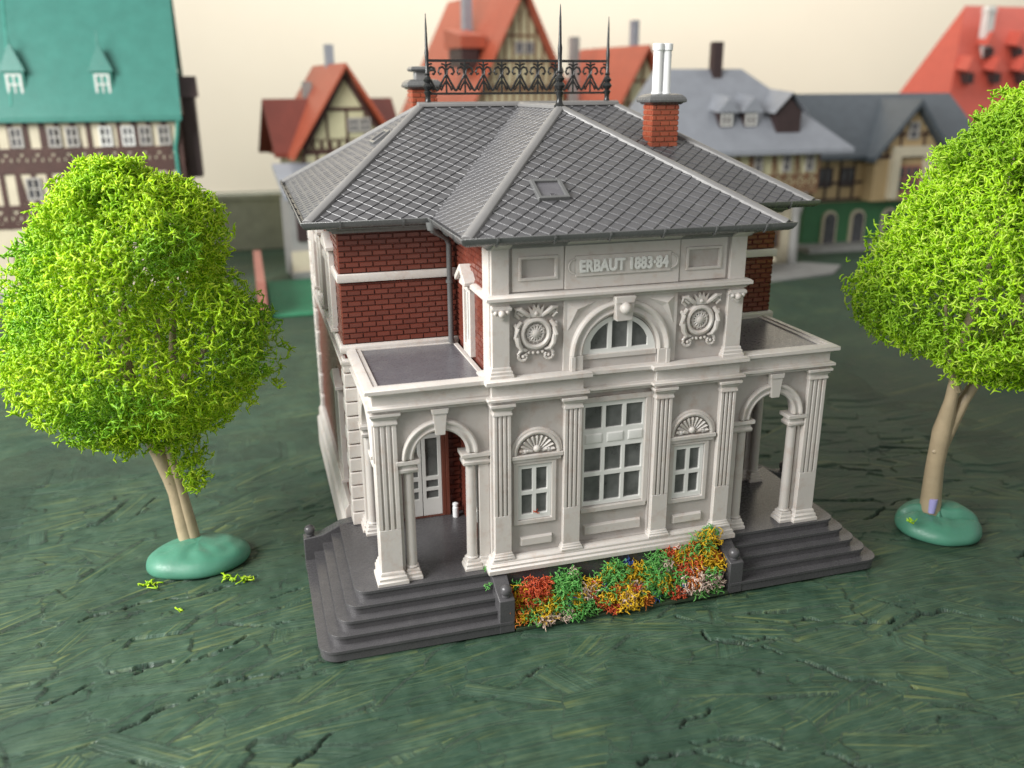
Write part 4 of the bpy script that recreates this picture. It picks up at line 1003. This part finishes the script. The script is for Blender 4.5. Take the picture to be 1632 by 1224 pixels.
# ---- loose foam crumbs
ORG = Vector((0, 0, 0))
def crumb(loc, mat, label, seed, n=12, spread=.10, rad=.022):
    rs = np.random.default_rng(seed); t = thing_loc = loc
    P = [(loc[0]+rs.normal(0, spread), loc[1]+rs.normal(0, spread), loc[2]+abs(rs.normal(0, .04))+.02) for _ in range(n)]
    global ORG; ORG = Vector(loc)
    o = foam('foam_crumb', P, mat, None, rad, 1, 3, .3, 1.2, seed); o.location = loc
    tag(o, label, 'foam crumb', 'loose foam crumbs around the models')
crumb((-9.26, 3.5, -.02), MT['foliage'], 'yellow green foam crumb on bare board between left tree and villa stairs', 1)
crumb((-10.9, 2.45, -.03), MT['foliage'], 'tiny green foam crumb on board in front of the left putty lump', 2, 6, .05)
crumb((-11.75, 3.95, -.02), MT['foliage'], 'green foam crumb stuck against the left edge of the left putty lump', 3, 18, .10)
crumb((-9.75, 3.75, -.02), MT['foliage'], 'green foam crumb at the front right edge of the left putty lump', 4, 16, .10)
crumb((-3.45, -.42, 1.02), FM['g'], 'green crumb lying on the left stairs beside the ball newel', 5, 12, .07, .012)
crumb((-3.38, -.05, 1.26), FM['g'], 'green crumb on the top left step against the white plinth', 6, 10, .05, .012)
crumb((-2.05, .02, 2.62), FM['r'], 'red crumb caught on the sill of the left small front window', 7, 14, .05, .010)
crumb((9.45, .12, .58), MT['foliage2'], 'green foam crumb on top of the right tree putty lump', 8, 9, .07)

# =================================================================== the row of houses behind
BG = {
 'cream': plastic('cream_render', (.62, .56, .42), .6, .06), 'yellow': plastic('pale_yellow_render', (.56, .53, .34), .6, .06), 'tan': plastic('tan_render', (.50, .37, .20), .6, .08),
 'timber': plastic('dark_timber', (.075, .035, .028), .5, .2), 'brownt': plastic('brown_timber', (.20, .11, .06), .5, .2),
 'teal': plastic('teal_roof', (.055, .225, .185), .33, .08, bump=.3), 'tealp': plastic('teal_trim', (.06, .30, .24), .4, .1),
 'red': plastic('orange_red_roof', (.42, .095, .05), .45, .08, bump=.3), 'dred': plastic('dark_red_roof', (.20, .045, .03), .5, .1), 'bred': plastic('bright_red_roof', (.50, .085, .055), .45, .06),
 'lgrey': plastic('light_grey_roof', (.30, .32, .36), .32, .08), 'slate': plastic('blue_slate_roof', (.085, .105, .125), .34, .1), 'grey': plastic('grey_concrete', (.30, .30, .29), .6, .1),
 'green': plastic('green_shopfront', (.045, .17, .07), .45, .1), 'lawn': plastic('green_lawn_flock', (.03, .20, .10), .7, .15), 'dark': plastic('dark_brown', (.05, .03, .03), .5, .1), 'pink': plastic('pink_brick_post', (.42, .17, .13), .6, .1),
 'white': MT['window'], 'offwhite': plastic('dull_white_frames', (.42, .40, .37), .5, .08), 'glass': glass('far_window_plastic', (.10, .10, .11), 1)}
def bpart(n, m, mat, p, **kw): return m.build(n, BG[mat], p, **kw)
def bwindow(p, cx, cz, w_, h, y, nx=2, nz=2, frame='offwhite', name='window'):
    m = MB(); m.plate([rect(cx-w_/2-.12, cx+w_/2+.12, cz-h/2-.12, cz+h/2+.12), rect(cx-w_/2, cx+w_/2, cz-h/2, cz+h/2)], y-.14, y+.05, FRONT)
    for i in range(1, nx): x = cx-w_/2+w_*i/nx; m.box(x-.05, x+.05, y-.1, y-.02, cz-h/2, cz+h/2)
    for i in range(1, nz): z = cz-h/2+h*i/nz; m.box(cx-w_/2, cx+w_/2, y-.11, y-.03, z-.05, z+.05)
    o = bpart(name, m, frame, p); MB().box(cx-w_/2, cx+w_/2, y-.04, y+.03, cz-h/2, cz+h/2).build('pane', BG['glass'], o); return o
def beam(m, a, b2, y, t=.16, d=.08):
    a, b2 = Vector(a), Vector(b2); e = (b2-a).normalized(); q = Vector((-e.y, e.x))*t/2
    m.prism([tuple(a-q), tuple(b2-q), tuple(b2+q), tuple(a+q)], y-d, y+.02, FRONT)
def timber(p, x0, x1, z0, z1, y, n, brace=True, mat='timber', t=.2, panel=.35, wins=()):
    m = MB(); pitch_ = (x1-x0)/n
    for z in (z0+t/2, z1-t/2, z0+(z1-z0)*panel): beam(m, (x0, z), (x1, z), y, t, .09)
    for i in range(n+1): beam(m, (x0+i*pitch_, z0), (x0+i*pitch_, z1), y, t*.9, .07)
    if brace:
        for i in range(n):
            a, b2 = x0+i*pitch_, x0+(i+1)*pitch_; zm = z0+(z1-z0)*panel
            beam(m, (a, z0), (b2, zm), y, t*.7, .05); beam(m, (b2, z0), (a, zm), y, t*.7, .06)
            if i not in wins and i % 2 == 0: beam(m, (a, z1), (a+(b2-a)*.4, zm), y, t*.7, .05)
    return bpart('timber_frame', m, mat, p)
def gable_roof(p, x0, x1, y0, y1, ze, zr, mat, axis='x', hipl=0, hipr=0, th=.3, name='roof'):
    m = MB()
    if axis == 'x':
        ym = (y0+y1)/2; V = [(x0, y0, ze), (x1, y0, ze), (x1, y1, ze), (x0, y1, ze), (x0+hipl, ym, zr), (x1-hipr, ym, zr)]
        Fc = [(0, 1, 5, 4), (2, 3, 4, 5), (0, 4, 3), (1, 2, 5)]
    else:
        xm = (x0+x1)/2; V = [(x0, y0, ze), (x1, y0, ze), (x1, y1, ze), (x0, y1, ze), (xm, y0+hipl, zr), (xm, y1-hipr, zr)]
        Fc = [(0, 4, 5, 3), (1, 2, 5, 4), (0, 1, 4), (2, 3, 5)]
    n = 6; V2 = V+[(x, y, z-th) for x, y, z in V]
    Fs = [f for f in Fc if len(f) == 4 or (hipl or hipr)]
    m.add(V2, Fs+[tuple(i+n for i in reversed(f)) for f in Fs])
    # close rims
    edges = {}
    for f in Fs:
        for i in range(len(f)):
            e = tuple(sorted((f[i], f[(i+1) % len(f)]))); edges[e] = edges.get(e, 0)+1
    for (a, b2), c in edges.items():
        if c == 1: m.f.append((a+len(m.v)-12, b2+len(m.v)-12, b2+n+len(m.v)-12, a+n+len(m.v)-12))
    return bpart(name, m, mat, p)
def rot(o, deg, x): o.rotation_euler.z = R(deg); o.location.x = x
# house 1: big teal roofed town hall on the left
h = thing('timbered_house', 'large half timbered model house with teal green roof at far left', 'model house', (-18, 46, 0))
bpart('wall', MB().box(-27, -11.9, 43, 50, -.05, 11.2), 'cream', h)
m = MB(); m.prism([(43, 11.2), (50, 11.2), (46.5, 20.4)], -12.2, -11.95, SIDE); bpart('gable_wall', m, 'dark', h)
rf = gable_roof(h, -27.5, -11.7, 42.3, 50.7, 11.15, 21.2, 'teal', 'x')
bpart('roof_rib', MB().tube([(-21.2, 42.6, 11.8), (-21.2, 46.3, 20.7)], .09, 6), 'tealp', h)
timber(h, -26.9, -12.0, 8.1, 11.1, 42.98, 17, True, t=.3); timber(h, -26.9, -12.0, 4.5, 8.1, 42.98, 17, True, t=.3)
m = MB()
for i in range(5): beam(m, (0, 0), (1, 1), 0)
m = MB(); m.box(-11.95, -11.8, 43, 50, 8.0, 8.3).box(-11.95, -11.8, 43, 50, 4.4, 4.7)
for i in range(6): m.box(-11.94, -11.8, 43+i*1.35, 43.3+i*1.35, 4.5, 11.1)
bpart('end_timber', m, 'timber', h)
for i, x in enumerate((-21.3, -19.2, -18.2, -16.3, -15.0, -14.0, -12.9)): bwindow(h, x, 9.95, .5, .95, 42.95, frame=('white' if i in (3, 4) else 'offwhite'))
for x in (-20.8, -18.4, -16.0, -13.7): bwindow(h, x, 6.9, .62, 1.1, 42.95)
for x in (-19.7, -17, -14.3):
    bwindow(h, x, 2.4, .9, 1.4, 42.95, frame='dark')
m = MB(); m.box(-22.6, -21.2, 42.8, 43, 0, 3.3); bpart('door', m, 'brownt', h)
for x in (-20.9, -16.05, -12.4):
    m = MB(); ok = x > -13
    y0 = 42.95 if not ok else 44.2; zb_ = 12.3; wd = .55
    m.box(x-wd, x+wd, y0, y0+1.6, zb_, zb_+1.5); d = bpart('dormer', m, 'tealp', h)
    m = MB(); V = [(x-wd-.15, y0-.2, zb_+1.45), (x+wd+.15, y0-.2, zb_+1.45), (x+wd+.15, y0+1.9, zb_+1.45), (x-wd-.15, y0+1.9, zb_+1.45), (x, y0+.2, zb_+3.1)]
    m.add(V, [(0, 1, 4), (1, 2, 4), (2, 3, 4), (3, 0, 4), (0, 3, 2, 1)]); m.tube([(x, y0+.2, zb_+3.0), (x, y0+.2, zb_+3.8)], [.06, .02], 6); m.build('dormer_roof', BG['teal'], d)
    bw_ = MB(); bw_.plate([rect(x-.42, x+.42, zb_+.1, zb_+1.3), rect(x-.3, x-.04, zb_+.2, zb_+.66), rect(x+.04, x+.3, zb_+.2, zb_+.66), rect(x-.3, x-.04, zb_+.74, zb_+1.2), rect(x+.04, x+.3, zb_+.74, zb_+1.2)], y0-.08, y0-.01, FRONT); bw_.build('window', BG['white'], d)
bpart('down_pipe', MB().tube([(-11.9, 42.4, 11.1), (-12.1, 42.7, 10.0), (-12.3, 42.8, 9.2), (-12.3, 42.8, 4)], .12, 8), 'tealp', h)
bpart('side_turret', MB().box(-11.7, -10.9, 44.2, 46.5, 7.2, 12.2).prism([(44, 12.2), (46.7, 12.2), (45.3, 13.5)], -11.8, -10.7, SIDE), 'dark', h)
bpart('green_apron', MB().box(-27, -11.7, 42.2, 43, -.05, .5), 'grey', h)
# house 2: small red gable
h = thing('timbered_house', 'small half timbered model house with orange gable roof left of the villa roof', 'model house', (-1.8, 51, 0)); rot(h, 9, -1.3)
bpart('wall', MB().box(-5.2, 1.5, 48, 56, -.05, 8.6), 'yellow', h)
m = MB(); m.prism([(-5.1, 8.4), (1.4, 8.4), (-1.85, 13.7)], 48.02, 48.3, FRONT); bpart('gable_wall', m, 'yellow', h)
gable_roof(h, -6.0, 2.3, 47.1, 57, 8.2, 14.4, 'red', 'y', name='roof')
gable_roof(h, -6.9, 3.0, 49.2, 55.4, 8.3, 12.0, 'dred', 'x', name='cross_roof')
m = MB(); beam(m, (-5.1, 8.4), (1.4, 8.4), 48, .35); beam(m, (-3.3, 11.3), (-.4, 11.3), 48, .25); beam(m, (-5, 8.5), (-1.85, 13.6), 48, .3); beam(m, (1.3, 8.5), (-1.85, 13.6), 48, .3)
for i in range(9): beam(m, (-4.6+i*.62, 8.5), (-4.2+i*.62, 9.3), 48, .12); beam(m, (-4.2+i*.62, 8.5), (-4.6+i*.62, 9.3), 48, .12)
for x in (-3.3, -.5, -1.85): beam(m, (x, 8.5), (x, 11.3), 48, .14)
beam(m, (-5.1, 6.9), (1.4, 6.9), 48, .25)
for i in range(8): beam(m, (-5.1+i*.93, 5), (-5.1+i*.93, 8.4), 48, .2)
bpart('timber_frame', m, 'timber', h)
bwindow(h, -1.35, 10.2, .55, .75, 47.95); bwindow(h, -.35-.15, 10.2, .55, .75, 47.95); bwindow(h, -3.6, 6, .7, 1.2, 47.95)
m = MB(); m.box(-2.0, -1.4, 52, 52.6, 12.5, 15.8); bpart('chimney', m, 'lgrey', h)
m = MB(); m.box(-3.6, -3.0, 53, 53.6, 11, 13.2); bpart('chimney', m, 'grey', h)
m = MB(); m.box(-7.0, -3.7, 45.2, 48, 0, 5.4); an = bpart('annex', m, 'grey', h)
MB().prism([(44.6, 5.5), (48, 7.4), (48, 7.7), (44.6, 5.8)], -7.4, -3.4, SIDE).build('annex_roof', BG['lgrey'], an)
MB().box(-6.6, -4.6, 45.0, 45.2, 2.6, 5.2).build('opening', BG['dark'], an)
MB().box(-7.1, -3.6, 44.9, 45.2, 0, 1.9).build('base', BG['cream'], an)
MB().box(-7.3, -3.2, 44.2, 44.9, 0, .5).build('step', BG['grey'], an)
o = MB(); ORG = Vector((0, 0, 0))
o = MB().box(-7.5, -1.2, 33.4, 43.6, -.05, .12).build('lawn', BG['lawn'], None, bevel=.05); tag(o, 'smooth green lawn patch in front of the small orange roofed house', None, None, 'structure')
o = MB().box(-14.5, -3.0, 58, 58.6, -.05, 4.1).box(-14.6, -2.9, 57.8, 58.8, 4.1, 4.5).build('low_wall', plastic('grey_green_wall', (.5, .53, .45), .6, .15)); tag(o, 'low grey green wall between the teal roofed house and the small orange house', 'wall')
o = MB().box(-8.2, -7.7, 33.0, 44, -.05, 2.2).build('garden_wall', BG['pink']); tag(o, 'low pink brick garden wall left of the green lawn patch', 'garden wall')
# house 3: tall gable behind the villa roof
h = thing('timbered_house', 'tall model house with orange red roof and yellow timber gable behind the villa ridge', 'model house', (16, 66, 0)); rot(h, 9, 15.0)
bpart('wall', MB().box(11.0, 21.0, 60, 76, -.05, 10.4), 'yellow', h)
m = MB(); m.prism([(10.8, 10.2), (21.2, 10.2), (16.0, 20.2)], 60.02, 60.4, FRONT); bpart('gable_wall', m, 'yellow', h)
m = MB(); zt_, za_ = 20.9, 10.0
gable_roof(h, 10.2, 21.8, 59.0, 77, 9.8, 21.0, 'red', 'y')
m = MB(); m.add([(14.0, 58.9, 17.4), (18.0, 58.9, 17.4), (16.0, 61.8, 21.3)], [(0, 1, 2)]); m.add([(14.3, 58.85, 17.2), (17.7, 58.85, 17.2), (16, 61.8, 21.1)], [(0, 1, 2)])
m = MB()
for i in range(13):
    x = 11.6+i*.72; zt2 = 10.3+ (10 - abs(x-16)*1.93)
    if zt2 > 11: beam(m, (x, 10.3), (x, min(zt2, 19)), 60, .14); beam(m, (x, 12), (x+.36, 13), 60, .12); beam(m, (x+.36, 13), (x+.72, 12), 60, .12)
for z in (10.4, 12.6, 14.9, 17): beam(m, (16-(20.2-z)/1.93+.3, z), (16+(20.2-z)/1.93-.3, z), 60, .2)
bpart('timber_frame', m, 'brownt', h)
bwindow(h, 15.8, 16.0, .55, .8, 59.95, 1, 1); bwindow(h, 16.75, 16.0, .55, .8, 59.95, 1, 1)
m = MB(); m.box(11.2, 12.8, 62, 65, 14.4, 16.0); d = bpart('dormer', m, 'dark', h); MB().prism([(61.6, 16.0), (65.6, 16.0), (65.6, 17.7), (61.6, 17.0)], 11.0, 13.4, SIDE).build('dormer_roof', BG['red'], d)
bpart('chimney', MB().box(13.2, 14.0, 66, 66.8, 16, 23), 'lgrey', h)
bpart('lower_roof', MB().add([(13, 57, 8.0), (17.6, 57, 8.0), (15.3, 57, 11.0), (15.3, 60, 11.2), (13, 60, 8), (17.6, 60, 8)], [(0, 1, 2), (0, 2, 3, 4), (1, 5, 3, 2), (0, 4, 5, 1)]), 'red', h)
# house 4
h = thing('timbered_house', 'orange roofed model house with yellow gable just left of the white chimney pots', 'model house', (25, 60, 0)); rot(h, 12, 23.8)
bpart('wall', MB().box(21.6, 29.6, 55, 64, -.05, 9), 'yellow', h)
bpart('gable_wall', MB().prism([(21.5, 8.8), (29.7, 8.8), (25.6, 15.4)], 55.02, 55.4, FRONT), 'yellow', h)
gable_roof(h, 20.9, 30.4, 54.2, 65, 8.2, 16.1, 'red', 'y')
m = MB()
for x in (22.8, 24.2, 25.6, 27.0, 28.4): beam(m, (x, 8.8), (x, 15.2-abs(x-25.6)*1.6), 55, .16)
for z in (9.0, 11.4, 13.2): beam(m, (25.6-(15.4-z)/1.66+.2, z), (25.6+(15.4-z)/1.66-.2, z), 55, .2)
bpart('timber_frame', m, 'brownt', h); bwindow(h, 25.0, 10.2, .6, .9, 54.95); bwindow(h, 26.4, 10.2, .6, .9, 54.95)
bpart('chimney', MB().box(21.6, 22.3, 60, 60.7, 11, 16.9), 'grey', h); bpart('chimney', MB().box(25.9, 26.5, 57, 57.6, 14, 18.2), 'lgrey', h)
bpart('brick_stack', MB().box(19.6, 21.0, 56, 57, 8, 11.3), 'dred', h)
# house 5
h = thing('timbered_house', 'cream timbered model house with light grey hipped roof behind the villa chimney', 'model house', (26, 41, 0))
bpart('wall', MB().box(20.5, 31.7, 38, 45, 5.6, 8.9), 'yellow', h)
bpart('lower_wall', MB().box(21.5, 30.4, 38.8, 45, -.05, 5.6), 'cream', h)
gable_roof(h, 18.6, 33.6, 36.6, 46.6, 8.5, 13.9, 'lgrey', 'x', 1.5, 6.6)
timber(h, 20.5, 31.7, 5.7, 8.7, 37.97, 12, True, 'brownt', .16, .3)
for x in (21.3, 24.4, 26.7, 29.0, 30.9): bwindow(h, x, 7.5, .42, 1.0, 37.93, 1, 2)
bpart('jetty_beam', MB().box(20.4, 31.8, 37.9, 38.6, 5.3, 5.62), 'brownt', h)
for x in (24.0, 25.9):
    m = MB(); m.box(x-.5, x+.5, 38.0, 40.6, 10.0, 11.3); d = bpart('dormer', m, 'dark', h)
    m = MB(); m.add([(x-.85, 37.7, 11.0), (x+.85, 37.7, 11.0), (x, 37.7, 12.0), (x-.85, 41, 11.4), (x+.85, 41, 11.4), (x, 41.3, 12.4)], [(0, 2, 5, 3), (2, 1, 4, 5), (0, 1, 2), (3, 5, 4), (0, 3, 4, 1)]); m.build('dormer_roof', BG['lgrey'], d)
    m = MB(); m.plate([rect(x-.42, x+.42, 10.1, 11.5), rect(x-.3, x-.05, 10.2, 10.75), rect(x+.05, x+.3, 10.2, 10.75), rect(x-.3, x-.05, 10.85, 11.35), rect(x+.05, x+.3, 10.85, 11.35)], 37.9, 37.97, FRONT); m.build('window', BG['white'], d)
x = 28.7; m = MB(); m.box(x-.95, x+.95, 37.6, 40.6, 9.6, 11.0).prism([(x-.95, 11), (x+.95, 11), (x, 11.9)], 37.6, 38, FRONT); d = bpart('dormer', m, 'dark', h)
m = MB(); m.add([(x-1.4, 37.3, 10.9), (x+1.4, 37.3, 10.9), (x, 37.3, 12.3), (x-1.4, 41.4, 11.2), (x+1.4, 41.4, 11.2), (x, 42.4, 12.7)], [(0, 2, 5, 3), (2, 1, 4, 5)]); m.build('dormer_roof', BG['lgrey'], d)
bpart('chimney', MB().box(24.4, 25.1, 41, 41.7, 13, 15.7), 'dark', h)
for x in (25.2, 27.8, 30.4): bpart('porch_column', MB().tube([(x, 38.2, 0), (x, 38.2, 3.6), (x, 38.0, 5.4)], [.35, .3, .6], 8), 'grey', h)
bwindow(h, 23.3, 2.6, .9, 1.5, 38.75); bwindow(h, 26.5, 4.4, .7, .8, 38.75); bwindow(h, 28.8, 2.4, 1.0, 2.0, 38.75, frame='brownt')
# house 6
h = thing('timbered_house', 'long slate roofed model house with timber gable and green ground floor', 'model house', (43, 48, 0))
bpart('wall', MB().box(35.5, 56, 44, 51, 3.7, 7.9), 'tan', h); bpart('ground_floor', MB().box(35.2, 56, 44.2, 51, -.05, 3.7), 'green', h)
gable_roof(h, 33.0, 52.2, 43.0, 51.6, 7.4, 12.1, 'slate', 'x', 0, 1.6)
timber(h, 35.5, 56, 3.8, 7.4, 43.97, 16, False, 'dark', .2, .4)
m = MB(); m.box(40.2, 46.6, 42.6, 44.4, 3.8, 7.3).prism([(40.2, 7.3), (46.6, 7.3), (43.4, 11.0)], 42.6, 44.4, FRONT); gb = bpart('gable_bay', m, 'tan', h)
m = MB(); m.prism([(39.6, 6.9), (43.4, 11.2), (47.2, 6.9), (47.2, 7.3), (43.4, 11.7), (39.6, 7.3)], 41.9, 47.5, FRONT); m.build('bay_roof', BG['slate'], gb)
m = MB()
for x in (41.2, 42.4, 44.6, 45.8): beam(m, (x, 7.3), (x, 10.7-abs(x-43.4)*1.15), 42.6, .18)
beam(m, (40.3, 7.3), (46.5, 7.3), 42.6, .3); beam(m, (41.8, 9.0), (45.0, 9.0), 42.6, .2)
m.build('bay_timber', BG['timber'], gb)
bwindow(h, 43.4, 9.3, .7, 1.1, 42.5, 1, 2); bwindow(h, 43.4, 5.5, 1.9, 1.9, 42.5, 3, 2, 'pink')
bpart('bay_parapet', MB().box(41.6, 45.2, 42.1, 42.6, 7.3, 8.1).box(41.5, 42.2, 42.0, 42.6, 4, 7.3).box(44.7, 45.4, 42.0, 42.6, 4, 7.3), 'cream', h)
for x in (36.6, 38.7, 48.4): bwindow(h, x, 5.7, 1.1, 1.3, 43.93, 2, 1, 'dark')
for x in (37.6, 40.3, 43.4, 46.6): 
    m = MB(); m.box(x-.7, x+.7, 44.0, 44.25, .2, 2.3).prism(halfdisc(x, 2.3, .7, 10), 44.0, 44.25, FRONT); a = bpart('arched_door', m, 'cream', h)
    m = MB(); m.box(x-.5, x+.5, 43.9, 44.0, .2, 2.3).prism(halfdisc(x, 2.3, .5, 10), 43.9, 44.0, FRONT); m.build('pane', BG['glass'], a)
bpart('pavement_step', MB().box(34.5, 56, 42, 44.2, -.05, .35), 'grey', h)
# house 7
h = thing('red_roof_house', 'model house with tall bright red roof at the far right edge', 'model house', (68, 64, 0)); rot(h, 0, 71)
bpart('wall', MB().box(58.5, 82, 60, 70, -.05, 9.6), 'cream', h)
gable_roof(h, 57.4, 84, 58.4, 69, 8.6, 20.6, 'bred', 'x', 5.2, 6)
bpart('chimney', MB().box(63.6, 64.5, 61.4, 62.3, 15, 20.4).box(63.5, 64.6, 61.3, 62.4, 19.9, 20.1), 'white', h)
for x, z, y in ((64.1, 15.4, 60.9), (60.9, 12.9, 59.6), (64.3, 12.9, 59.6), (67.7, 12.9, 59.6), (67.9, 15.4, 60.9)):
    m = MB(); m.box(x-.4, x+.4, y, y+2.2, z, z+1.0); d = bpart('dormer', m, 'dark', h)
    m = MB(); m.add([(x-.9, y-.3, z+1.2), (x+.9, y-.3, z+1.2), (x, y+.1, z+2.6), (x-.9, y+3, z+1.6), (x+.9, y+3, z+1.6), (x, y+3, z+2.9)], [(0, 2, 5, 3), (2, 1, 4, 5), (0, 1, 2)]); m.build('dormer_roof', BG['bred'], d)
for x in (60, 62.6, 65.2): bwindow(h, x, 7.3, .8, 1.3, 59.95)
ORG = Vector((0, 0, 0))
o = MB().prism([(24, 38.5), (31.5, 38.3), (33.5, 36.5), (31.2, 34.2), (25, 33.2), (20, 34)], -.05, .14, FLAT).build('pavement', BG['grey'], None, bevel=.04); tag(o, 'pale grey pavement slab before the grey roofed house', None, None, 'structure')
o = MB().box(22, 26, 35.0, 37.2, .14, 1.2).add([(22, 34.4, 1.2), (26.6, 34.4, 1.2), (26.6, 37.4, 2.9), (22, 37.4, 2.9)], [(0, 1, 2, 3)]).build('market_awning', BG['cream']); tag(o, 'small cream and orange stall at foot of the grey roofed house', 'stall')
